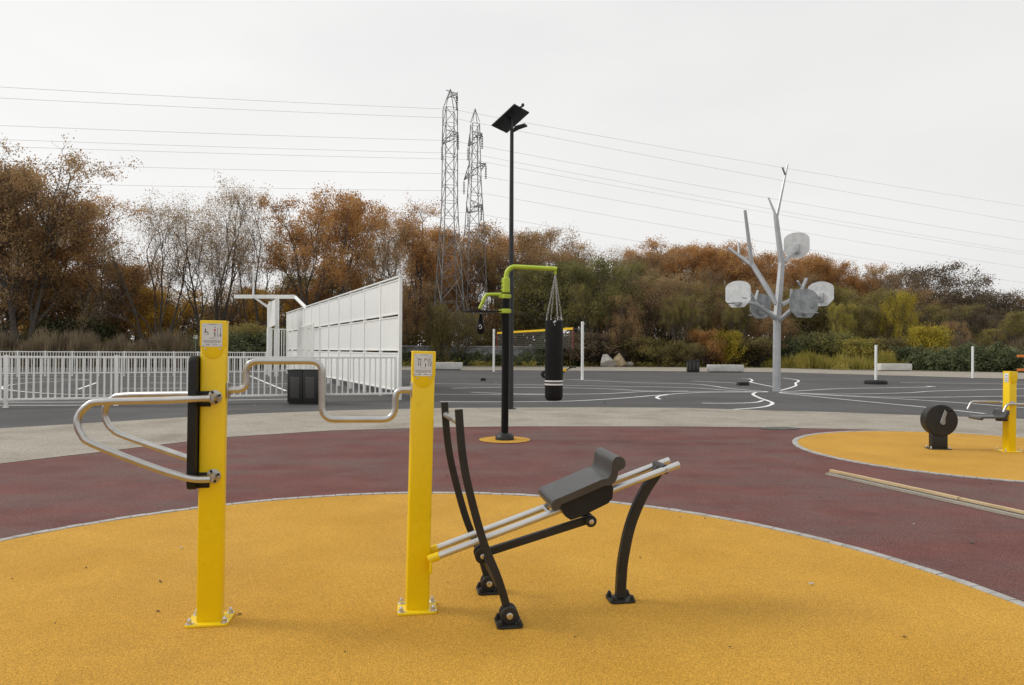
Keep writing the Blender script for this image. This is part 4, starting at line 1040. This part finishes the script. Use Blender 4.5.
THICK = [make_plant(41, 9, 6, 26, 2.8, .10, 5, .05, (20, 52), (.6, .85), [2, 2, 2, 2], 11, .28, .125, .62),
         make_plant(42, 9, 5, 30, 2.7, .11, 5, .04, (20, 55), (.6, .85), [2, 2, 2, 2], 12, .28, .125, .62)]
SHRUB = [make_plant(51, 3, 8, 42, 1.1, .03, 3, .03, (25, 60), (.6, .85), [3, 3, 3], 12, .22, .13),
         make_plant(52, 3, 9, 36, 1.2, .03, 3, .04, (22, 55), (.6, .85), [3, 3, 3], 11, .22, .13)]
RG = random.Random(77)
def plant(name, protos, px, top, Y, leaf, label, cat, group, wide=1.0, bark='bark', idx=None, ytop_h=None):
    i = RG.randrange(len(protos)) if idx is None else idx
    tm, cm, H0 = protos[i]
    p = atd(px, top, Y); Ht = ytop_h or p.z; s_ = Ht / (H0 * 1.04)
    t = empty(name, (p.x, Y, 0), RG.uniform(0, 6.28), label, cat, group); t.scale = (s_ * wide, s_ * wide, s_)
    for nm, me in (('trunk', tm), ('crown', cm)):
        o = bpy.data.objects.new(nm, me); COL.objects.link(o); o.parent = t
        if nm == 'crown':
            o.material_slots[1].link = 'OBJECT'; o.material_slots[1].material = leaf
            if bark == 'bark': pass
        else:
            o.material_slots[0].link = 'OBJECT'; o.material_slots[0].material = M[bark]
    return t
GT = 'autumn trees beyond the court'
L_ = 'tall brown leaved tree at the left edge of the photo'
plant('broadleaf_tree', PLANE, 24, 152, 52, BROWN, 'tallest brown leaved tree at the left edge', 'tree', GT, .95, idx=0)
plant('broadleaf_tree', PLANE, 80, 184, 54, RUST, 'rusty brown tree second from the left edge', 'tree', GT, .85, idx=1)
plant('broadleaf_tree', PLANE, -25, 172, 58, BROWN, 'brown tree cut by the left edge behind the tallest tree', 'tree', GT, .9, idx=2)
plant('broadleaf_tree', PLANE, 2, 152, 54, BROWN, 'brown olive tree at the left edge behind the tallest tree crown', 'tree', GT, .9, idx=1)
plant('bare_tree', BARE, 158, 186, 55, SPARSE, 'nearly bare tree with fine twigs, left of the left yellow post', 'tree', GT, .95, idx=0)
plant('bare_tree', BARE, 212, 184, 57, SPARSE, 'nearly bare multi stemmed tree directly above the left yellow post', 'tree', GT, .85, idx=1)
plant('bare_tree', BARE, 262, 184, 57, SPARSE, 'nearly bare upright tree behind the white hoop frame', 'tree', GT, .8, idx=0)
plant('broadleaf_tree', PLANE, 322, 186, 56, RUST, 'big orange brown tree rising above the white panel wall', 'tree', GT, .82, idx=2)
plant('bare_tree', BARE, 384, 211, 62, SPARSE, 'slim grey bare tree between two orange trees', 'tree', GT, .7, 'bark_pale', idx=1)
plant('broadleaf_tree', PLANE, 414, 206, 70, RUST, 'orange tree just left of the taller pylon', 'tree', GT, .75, idx=0)
plant('broadleaf_tree', PLANE, 447, 218, 76, RUST, 'orange tree behind the feet of the pylons', 'tree', GT, .8, idx=1)
plant('broadleaf_tree', PLANE, 488, 221, 78, RUST, 'orange tree between the pylons and the lamp post', 'tree', GT, .8, idx=2)
plant('broadleaf_tree', PLANE, 520, 219, 76, BROWN, 'brown orange tree behind the lamp post', 'tree', GT, .8, idx=0)
for px, top, Y, pr, lf, nm, lb, w in (
        (552, 246, 74, BARE, SPARSE, 'bare_tree', 'greyish half bare tree above the punching bag', .9),
        (584, 243, 70, PLANE, BROWN, 'broadleaf_tree', 'thin brown tree right of the punching bag', .9),
        (612, 243, 72, BARE, SPARSE, 'bare_tree', 'half bare tree behind the olive trees right of the net', .95),
        (640, 246, 70, PLANE, BROWN, 'broadleaf_tree', 'dull brown tree above the boulders', .9),
        (662, 236, 74, PLANE, RUST, 'broadleaf_tree', 'rust crowned tree above and right of the boulders', .85),
        (690, 241, 76, PLANE, RUST, 'broadleaf_tree', 'rust crowned tree above the small far bin', .85),
        (722, 236, 76, PLANE, RUST, 'broadleaf_tree', 'rust crowned tree left of the steel basketball tree', .85),
        (755, 246, 76, PLANE, RUST, 'broadleaf_tree', 'rust crowned tree directly behind the bare steel branches', .85),
        (790, 250, 78, PLANE, RUST, 'broadleaf_tree', 'rust crowned tree behind the uppermost backboard', .85),
        (822, 252, 78, PLANE, RUST, 'broadleaf_tree', 'rust crowned tree just right of the uppermost backboard', .85),
        (850, 258, 78, PLANE, RUST, 'broadleaf_tree', 'last bright rust tree right of the basketball tree', .8),
        (880, 265, 76, PLANE, BROWN, 'broadleaf_tree', 'pale brown thin tree left of the dark ragged tree', .8),
        (912, 260, 70, THICK, DARKBR, 'dark_tree', 'dark ragged tree with the highest top on the right', .9),
        (948, 274, 68, THICK, DARKBR, 'dark_tree', 'second dark ragged tree on the right', .95),
        (982, 285, 66, THICK, DARKBR, 'dark_tree', 'dark brown thicket tree above the plain white post', 1.0),
        (1018, 289, 64, THICK, DARKBR, 'dark_tree', 'dark brown thicket tree above the arm bike post', 1.0),
        (1055, 288, 62, THICK, DARKBR, 'dark_tree', 'dark brown thicket tree cut by the right edge', 1.0)):
    plant(nm, pr, px, top, Y, lf, lb, 'tree', GT, w)
# lower leafy trees in front of them
GM = 'lower leafy trees along the court'
for px, top, Y, lf, lb, w, pr in (
        (20, 255, 58, BROWN, 'low brown leafy tree under the tallest left tree', 1.1, BUSHY),
        (62, 268, 60, GOLD, 'low golden brown tree between the two left trees', 1.1, BUSHY),
        (105, 262, 60, BROWN, 'low russet tree under the second left tree', 1.0, BUSHY),
        (138, 260, 62, BROWN, 'low brown tree left of the bare trees', 1.0, THICK),
        (172, 285, 60, GOLD, 'low orange yellow tree at the foot of the bare trees', 1.1, BUSHY),
        (205, 300, 62, DARKBR, 'low dark tree behind the left yellow post', 1.2, THICK),
        (240, 280, 62, BROWN, 'low brown tree left of the hoop frame', 1.0, THICK),
        (275, 285, 62, GOLD, 'low russet tree behind the hoop frame', 1.0, BUSHY),
        (305, 268, 64, OLIVE, 'low olive tree over the far end of the panel wall', .9, BUSHY),
        (345, 262, 64, OLIVE, 'low olive brown tree over the middle of the panel wall', .9, BUSHY),
        (385, 275, 66, BROWN, 'low brown tree over the near end of the panel wall', 1.0, THICK),
        (420, 282, 72, BROWN, 'low brown tree just right of the panel wall', 1.0, BUSHY),
        (462, 308, 61, BRAMBLE, 'low brown tree before the pylon feet', .95, THICK),
        (500, 285, 74, BROWN, 'low brown tree behind the boxing post', 1.0, BUSHY),
        (538, 278, 70, OLIVE, 'low olive tree left of the punching bag chains', 1.0, BUSHY),
        (574, 262, 66, GREEN, 'green leafy tree right of the punching bag chains', 1.05, BUSHY),
        (606, 256, 64, GREEN, 'tall green leafy tree above the nearer net post', 1.0, BUSHY),
        (636, 272, 64, SPARSE, 'brown grey tree with fine twigs above the boulders', 1.0, THICK),
        (664, 268, 66, SPARSE, 'brownish thin leafed tree between boulders and far bin', .95, THICK),
        (694, 276, 66, OLIVE, 'olive brown tree above the far bin', .95, THICK),
        (724, 284, 66, BROWN, 'brown thin leafed tree above the pale block', 1.0, THICK),
        (756, 276, 66, BROWN, 'brown thin leafed tree left of the steel mast', .95, THICK),
        (792, 284, 66, OLIVE, 'olive tree right of the steel mast', .95, BUSHY),
        (826, 284, 66, OLIVE, 'dull olive tree behind the right hand backboard', .95, BUSHY),
        (858, 288, 64, OLIVE, 'olive tree right of the basketball tree', .95, BUSHY),
        (898, 290, 60, YELLOW, 'tall yellow leaved tree under the dark ragged tree', .5, BUSHY),
        (872, 302, 62, OLIVE, 'small olive tree left of the yellow leaved tree', .9, BUSHY),
        (938, 300, 62, OLIVE, 'olive brown tree right of the yellow leaved tree', 1.1, THICK),
        (968, 302, 62, DARKBR, 'low dark thicket left of the plain white post', 1.2, THICK),
        (1000, 310, 60, DARKBR, 'low dark thicket right of the plain white post', 1.2, THICK),
        (588, 282, 61, OLIVE, 'slim olive tree between the green trees right of the bag', .6, PLANE),
        (622, 290, 60, BROWN, 'slim brown tree before the tall green tree', .6, THICK),
        (650, 262, 68, SPARSE, 'pale thin twigged tree above the boulders', .7, BARE),
        (680, 290, 60, OLIVE, 'small olive gold tree left of the far bin', .6, PLANE),
        (708, 262, 68, SPARSE, 'pale thin twigged tree above the far bin', .7, BARE),
        (740, 292, 61, OLIVE, 'slim olive tree above the pale block', .6, PLANE),
        (772, 296, 60, BROWN, 'small brown tree directly behind the steel mast', .7, THICK),
        (810, 270, 68, SPARSE, 'pale thin twigged tree right of the steel mast', .7, BARE),
        (842, 300, 60, GRASS, 'small yellow green tree left of the yellow leaved tree', .55, PLANE),
        (918, 282, 66, BROWN, 'brown tree right of the yellow leaved tree top', .8, THICK),
        (955, 318, 58, BROWN, 'low brown tree left of the plain white post', .8, THICK),
        (990, 326, 56, OLIVE, 'low olive tree just right of the plain white post', .7, BUSHY),
        (1028, 308, 56, OLIVE, 'yellowish green tree at the right edge', .9, BUSHY)):
    plant('leafy_tree', pr, px, top, Y, lf, lb, 'tree', GM, w * .88, 'bark_pale')
# shrubs
GS = 'shrubs along the court edge'
for px, top, Y, lf, lb, w in (
        (926, 326, 56, YELLOW, 'bright yellow shrub right of the white post on its rubber base', .62),
        (886, 338, 57, BRAMBLE, 'low brown shrub left of the bright yellow shrub', 1.0),
        (706, 330, 60, RUST, 'russet shrub behind the small far bin', .62),
        (726, 331, 60, YELLOW, 'yellow green shrub behind the pale block', .75),
        (650, 338, 60, OLIVE, 'olive shrub between boulders and far bin', 1.1),
        (688, 343, 59, BRAMBLE, 'low brown shrub right behind the small far bin', 1.0),
        (590, 333, 60, DARKBR, 'dark brown shrub right of the nearer net post', 1.3),
        (628, 334, 61, BRAMBLE, 'brown shrub above the boulders', 1.3),
        (560, 335, 62, DKGREEN, 'dark green shrub behind the net', 1.3),
        (830, 332, 58, GREEN, 'green shrub right of the steel mast', 1.1),
        (852, 339, 57, GRASS, 'yellow green shrub left of the white post on its rubber base', 1.0),
        (800, 338, 60, DKGREEN, 'dark shrub beside the steel mast', 1.3),
        (760, 338, 60, BRAMBLE, 'brown shrub left of the steel mast', 1.3),
        (255, 325, 50, OLIVE, 'olive shrub right of the left yellow post', 1.2),
        (240, 332, 48, DKGREEN, 'dark green shrub behind the railing right of the left yellow post', 1.3),
        (285, 330, 50, DKGREEN, 'dark green shrub behind the hoop frame', 1.3),
        (90, 318, 58, DKGREEN, 'dark evergreen shrub under the rusty left tree', 1.5),
        (437, 304, 61, BRAMBLE, 'tall dark ivy clad shrub at the taller pylon foot', .28)):
    plant('shrub', SHRUB, px, top, Y, lf, lb, 'shrub', GS, w)

# masses nobody could count
def mass(name, path, depth, hfun, n, size, leaf, seed, blades=False, zlo=0.0, label=None, cat='bushes', vert=.36, cl=1.0):
    rg = random.Random(seed); b = MB(); tint = []
    seg = [(V(p), V(q)) for p, q in zip(path, path[1:])]; Ls = [(q - p).length for p, q in seg]; tot = sum(Ls)
    ph = [rg.uniform(0, 6.28) for _ in range(6)]
    per = 45; c0 = None
    for it in range(n):
        if it % per == 0:
            u = rg.uniform(0, tot); k = 0; s0 = u
            while k < len(seg) - 1 and u > Ls[k]: u -= Ls[k]; k += 1
            p = seg[k][0].lerp(seg[k][1], u / Ls[k])
            dd = rg.random(); y = dd * depth
            hh = hfun(s0 / tot) * (.80 + .12 * math.sin(s0 * .9 + ph[0]) + .10 * math.sin(s0 * 2.3 + ph[1] + y) + rg.uniform(-.16, .16))
            hh *= (.60 + .40 * math.sin(math.pi * min(1, (dd + .12) * .8)))
            cr_ = rg.uniform(.28, .6) * cl; ct = rg.random()
            c0 = V((p.x, p.y + y, zlo + max(.15, hh - cr_) * (1 - rg.random() ** 1.8 * .95)))
        o_ = V((rg.gauss(0, 1), rg.gauss(0, 1), rg.gauss(0, 1))).normalized() * cr_ * rg.random() ** .4
        c = c0 + o_; c.z = max(.02, c.z)
        s_ = size * rg.uniform(.6, 1.4)
        if blades:
            h_ = s_ * 4; a = rg.uniform(0, 3.14); w = V((math.cos(a), math.sin(a), 0)) * s_ * .11; l_ = V((rg.gauss(0, .2), rg.gauss(0, .2), 1)) * h_
            c.z = max(0, c.z - h_ * .5)
            b.add([c - w, c + w, c + l_ + w * .3, c + l_ - w * .3], [(0, 1, 2, 3)])
        else:
            a = V((rg.gauss(0, 1), rg.gauss(0, 1), rg.gauss(0, 1))).normalized(); o = a.orthogonal().normalized(); o.rotate(Matrix.Rotation(rg.uniform(0, 6.28), 3, a))
            uu = o * s_ * .5; w = a.cross(o) * s_ * vert
            b.add([c - uu, c - w, c + uu, c + w], [(0, 1, 2, 3)])
        tint.append(min(1, max(0, ct * .65 + rg.random() * .45)))
    me = bpy.data.meshes.new(name); me.from_pydata([tuple(v) for v in b.v], [], b.f); me.materials.append(leaf)
    at_ = me.attributes.new('tint', 'FLOAT', 'FACE'); at_.data.foreach_set('value', tint); me.update()
    o = bpy.data.objects.new(name, me); COL.objects.link(o)
    return tag(o, label, cat, kind='stuff')
def G(px, Y): p = atd(px, 350, Y); return (p.x, p.y, 0)
mass('dry_scrub', [G(-60, 46.5), G(120, 47), G(252, 48)], 3.0, lambda u: 2.85, 30000, .16, DRY, 1, blades=True, label='tall dry brown scrub behind the far white railing')
mass('dry_scrub', [G(-60, 47.5), G(120, 48), G(252, 49)], 3, lambda u: 2.5, 10000, .17, BRAMBLE, 2, label='brown brambles inside the dry scrub')
mass('evergreen_hedge', [G(240, 49), G(300, 53), G(400, 60), G(600, 61)], 2.4, lambda u: 2.0 if u < .35 else 1.55, 26000, .19, DKGREEN, 3, label='dark green hedge behind the panel wall and the net')
mass('bramble_bank', [G(585, 60.5), G(700, 60.5), G(775, 60)], 1.6, lambda u: 1.35, 6000, .15, BRAMBLE, 4, label='brown brambles in front of the grey wall')
mass('bramble_bank', [G(560, 66), G(760, 66), G(930, 62)], 5, lambda u: 3.2, 32000, .2, BRAMBLE, 5, label='brown brambles above the grey wall')
mass('bramble_bank', [G(385, 67), G(500, 68), G(600, 68)], 2.5, lambda u: 4.2, 20000, .2, BRAMBLE, 15, cl=1.4, label='brown brambles above the grey wall at the pylon feet')
mass('long_grass', [G(775, 58), G(845, 54), G(905, 53)], 2.2, lambda u: 1.5, 9000, .12, GRASS, 6, blades=True, label='yellowish long grass right of the steel mast')
mass('evergreen_hedge', [G(905, 54), G(945, 51), G(1030, 47.5), G(1120, 45)], 4.5, lambda u: 2.3, 30000, .17, DKGREEN, 7, label='dark spreading evergreen bushes on the right')
mass('dry_scrub', [G(960, 56.5), G(1000, 54.5), G(1060, 52.5)], 2.5, lambda u: 3.1, 6000, .18, DRY, 8, blades=True, label='dry tan grasses above the right hand evergreen bushes')
mass('far_wood', [(-110, 84, 0), (-55, 86, 0), (0, 92, 0), (60, 90, 0), (120, 74, 0)], 9, lambda u: 9.0 if u < .42 else 11.0, 95000, .5, BROWN, 9, cl=2.6, label='dim brown wood closing the view behind the trees', cat='wood')
mass('weeds', [G(400, 58.5), G(600, 58.8), G(780, 58.2), G(850, 53)], .6, lambda u: .4, 5000, .12, GRASS, 10, label='low weeds along the far path', cat='weeds')

# grey wall behind the brambles
wpts = [G(398, 63.5), G(560, 63.5), G(760, 63), G(915, 60)]
gw = empty('retaining_wall', wpts[0], 0, 'long low grey wall half hidden behind brambles', 'wall')
o0 = V(wpts[0]); b = MB(); c_ = MB()
for p, q in zip(wpts, wpts[1:]):
    p = V(p) - o0; q = V(q) - o0
    b.bar([p + UP * .83, q + UP * .83], 1.66, .35, V((-(q - p).y, (q - p).x, 0)).normalized()); c_.bar([p + UP * 1.72, q + UP * 1.72], .10, .45, V((-(q - p).y, (q - p).x, 0)).normalized())
b.build('wall', M['wall_grey'], gw, smooth=False); c_.build('coping', M['wall_cap'], gw, smooth=False)
# little notice in the scrub
p = atd(195.7, 337.2, 45.8)
t = empty('notice_sign', (p.x, p.y, 0), 0, 'tiny white notice on a stake in the dry scrub left of the left yellow post', 'sign')
MB().box((0, 0, p.z / 2), (.04, .04, p.z), bev=.004).build('stake', M['wood_grey'], t)
MB().box((0, -.03, p.z), (.27, .015, .24), bev=.003).build('sign_face', M['white_paint'], t)

# ------------------------------------------------------------------ small litter on the ground
def litter(px, py, s_, m, name, label, seed, z=.016, cat='leaf', grp=None):
    rg = random.Random(seed); p = at(px, py); n = 7; a0 = rg.uniform(0, 6.28); b = MB(); q = []
    for k in range(n):
        a = a0 + 2 * math.pi * k / n; r_ = s_ * rg.uniform(.5, 1) * (1 if k % 2 else .7); q.append((r_ * math.cos(a), r_ * .6 * math.sin(a), rg.uniform(.0, s_ * .35)))
    top = [(x, y, z_ + .004) for x, y, z_ in q]
    b.add(q + top, [tuple(range(n, 2 * n)), tuple(range(n - 1, -1, -1))] + [(k, (k + 1) % n, n + (k + 1) % n, n + k) for k in range(n)])
    o = b.build(name, m, None, (p.x, p.y, z)); o.rotation_euler = (0, 0, rg.uniform(0, 6)); tag(o, label, cat, grp)
GL = 'bits of litter and leaves on the ground'
litter(181, 550.5, .018, M['chip'], 'paper_scrap', 'white scrap on the yellow surface left of the left post', 1, cat='scrap')
litter(811, 587, .022, M['chip'], 'stone_chip', 'grey chip on the yellow surface right of the rowing machine', 2, cat='stone')
litter(971, 543.5, .03, M['bark'], 'fallen_leaf', 'dark curled leaf on the red surface below the battens', 3, .004)
litter(821, 497.5, .035, M['leaf_litter'], 'fallen_leaf', 'tan leaf on the red surface left of the battens', 4, .004)
litter(914, 525, .016, M['chip'], 'paper_scrap', 'pale scrap on the red surface below the battens', 5, .004, cat='scrap')
litter(861, 487, .022, M['leaf_litter'], 'fallen_leaf', 'tan leaf touching the grey batten', 6, .004)
litter(758, 384, .05, M['leaf_litter'], 'fallen_leaf', 'leaf on the asphalt beside the black rubber block', 7, .012)
litter(604.5, 403.3, .07, M['leaf_litter'], 'fallen_leaf', 'yellow leaf on the asphalt right of the punching bag', 8, .012)
for i, (x, y) in enumerate(((12, 581.5), (86, 570), (160, 584), (55, 626), (158, 614), (240, 617), (448, 585), (680, 519), (705, 520), (575, 640), (730, 650), (905, 640), (345, 655), (640, 560))):
    litter(x, y, .007 + .004 * (i % 3), M['bark'], 'bark_crumb', 'tiny dark crumb lying on the yellow surface', 20 + i, .013, 'crumb', GL)
rg = random.Random(5)
for i in range(34):
    x = rg.uniform(20, 1010); y = rg.uniform(372, 406)
    if x < 320: y = rg.uniform(378, 412)
    litter(x, y, rg.uniform(.03, .055), M['leaf_litter'] if i % 3 else M['chip'], 'fallen_leaf', 'small fallen leaf scattered on the grey asphalt', 60 + i, .012, 'leaf', GL)
for i in range(16):
    x = rg.uniform(240, 1000); y = rg.uniform(441, 486)
    litter(x, y, rg.uniform(.012, .024), M['leaf_litter'] if i % 2 else M['bark'], 'fallen_leaf', 'small leaf fragment on the red surface', 120 + i, .004, 'leaf', GL)

# ------------------------------------------------------------------ light
SUN_AZ = R(172); SUN_EL = R(38)          # azimuth measured from +x towards +y: the sun stands left, a little behind the camera
sd = V((math.cos(SUN_AZ) * math.cos(SUN_EL), math.sin(SUN_AZ) * math.cos(SUN_EL), math.sin(SUN_EL)))
sl = bpy.data.lights.new('sun', 'SUN'); sl.energy = 1.5; sl.angle = R(18); sl.color = (1, .965, .91)
so = bpy.data.objects.new('sun', sl); COL.objects.link(so); so.rotation_euler = sd.to_track_quat('Z', 'Y').to_euler(); so.location = sd * 200
W = bpy.data.worlds.new('World'); S.world = W; W.use_nodes = True
N = W.node_tree.nodes; L = W.node_tree.links; bgn = N['Background']
sky = N.new('ShaderNodeTexSky'); sky.sky_type = 'NISHITA'; sky.sun_disc = False; sky.sun_elevation = SUN_EL; sky.sun_rotation = math.pi / 2 - SUN_AZ
sky.dust_density = 5; sky.air_density = 1; sky.ozone_density = 1
hs = N.new('ShaderNodeHueSaturation'); hs.inputs['Saturation'].default_value = .15; L.new(sky.outputs['Color'], hs.inputs['Color'])
tc = N.new('ShaderNodeTexCoord'); mp = N.new('ShaderNodeMapping'); mp.inputs['Scale'].default_value = (1, 1, 3.2); L.new(tc.outputs['Generated'], mp.inputs['Vector'])
nz = N.new('ShaderNodeTexNoise'); nz.inputs['Scale'].default_value = 1.7; nz.inputs['Detail'].default_value = 6; L.new(mp.outputs['Vector'], nz.inputs['Vector'])
cr = N.new('ShaderNodeValToRGB'); L.new(nz.outputs['Fac'], cr.inputs['Fac'])
cr.color_ramp.elements[0].position = .35; cr.color_ramp.elements[1].position = .65
cr.color_ramp.elements[0].color = (8.95, 8.95, 8.93, 1); cr.color_ramp.elements[1].color = (9.85, 9.8, 9.7, 1)
mx = N.new('ShaderNodeMix'); mx.data_type = 'RGBA'; mx.inputs[0].default_value = .92
L.new(hs.outputs['Color'], mx.inputs[6]); L.new(cr.outputs['Color'], mx.inputs[7]); 
sx = N.new('ShaderNodeSeparateXYZ'); L.new(tc.outputs['Generated'], sx.inputs[0])     # thinner cloud ahead, thicker behind the camera
mr = N.new('ShaderNodeMapRange'); mr.interpolation_type = 'SMOOTHSTEP'; mr.inputs['From Min'].default_value = -.8; mr.inputs['From Max'].default_value = .55; mr.inputs['To Min'].default_value = .97; mr.inputs['To Max'].default_value = 1.0
L.new(sx.outputs['Y'], mr.inputs['Value'])
mr2 = N.new('ShaderNodeMapRange'); mr2.inputs['From Min'].default_value = -.6; mr2.inputs['From Max'].default_value = .7; mr2.inputs['To Min'].default_value = 1.02; mr2.inputs['To Max'].default_value = .925
L.new(sx.outputs['X'], mr2.inputs['Value']); mm = N.new('ShaderNodeMath'); mm.operation = 'MULTIPLY'; L.new(mr.outputs['Result'], mm.inputs[0]); L.new(mr2.outputs['Result'], mm.inputs[1])
vm = N.new('ShaderNodeVectorMath'); vm.operation = 'SCALE'; L.new(mx.outputs[2], vm.inputs[0]); L.new(mm.outputs[0], vm.inputs['Scale'])
L.new(vm.outputs[0], bgn.inputs['Color'])
bgn.inputs['Strength'].default_value = .10
vs_ = S.view_settings; vs_.view_transform = 'Standard'; vs_.look = 'None'; vs_.exposure = 0; vs_.gamma = 1
S.cycles.max_bounces = 8; S.cycles.diffuse_bounces = 5
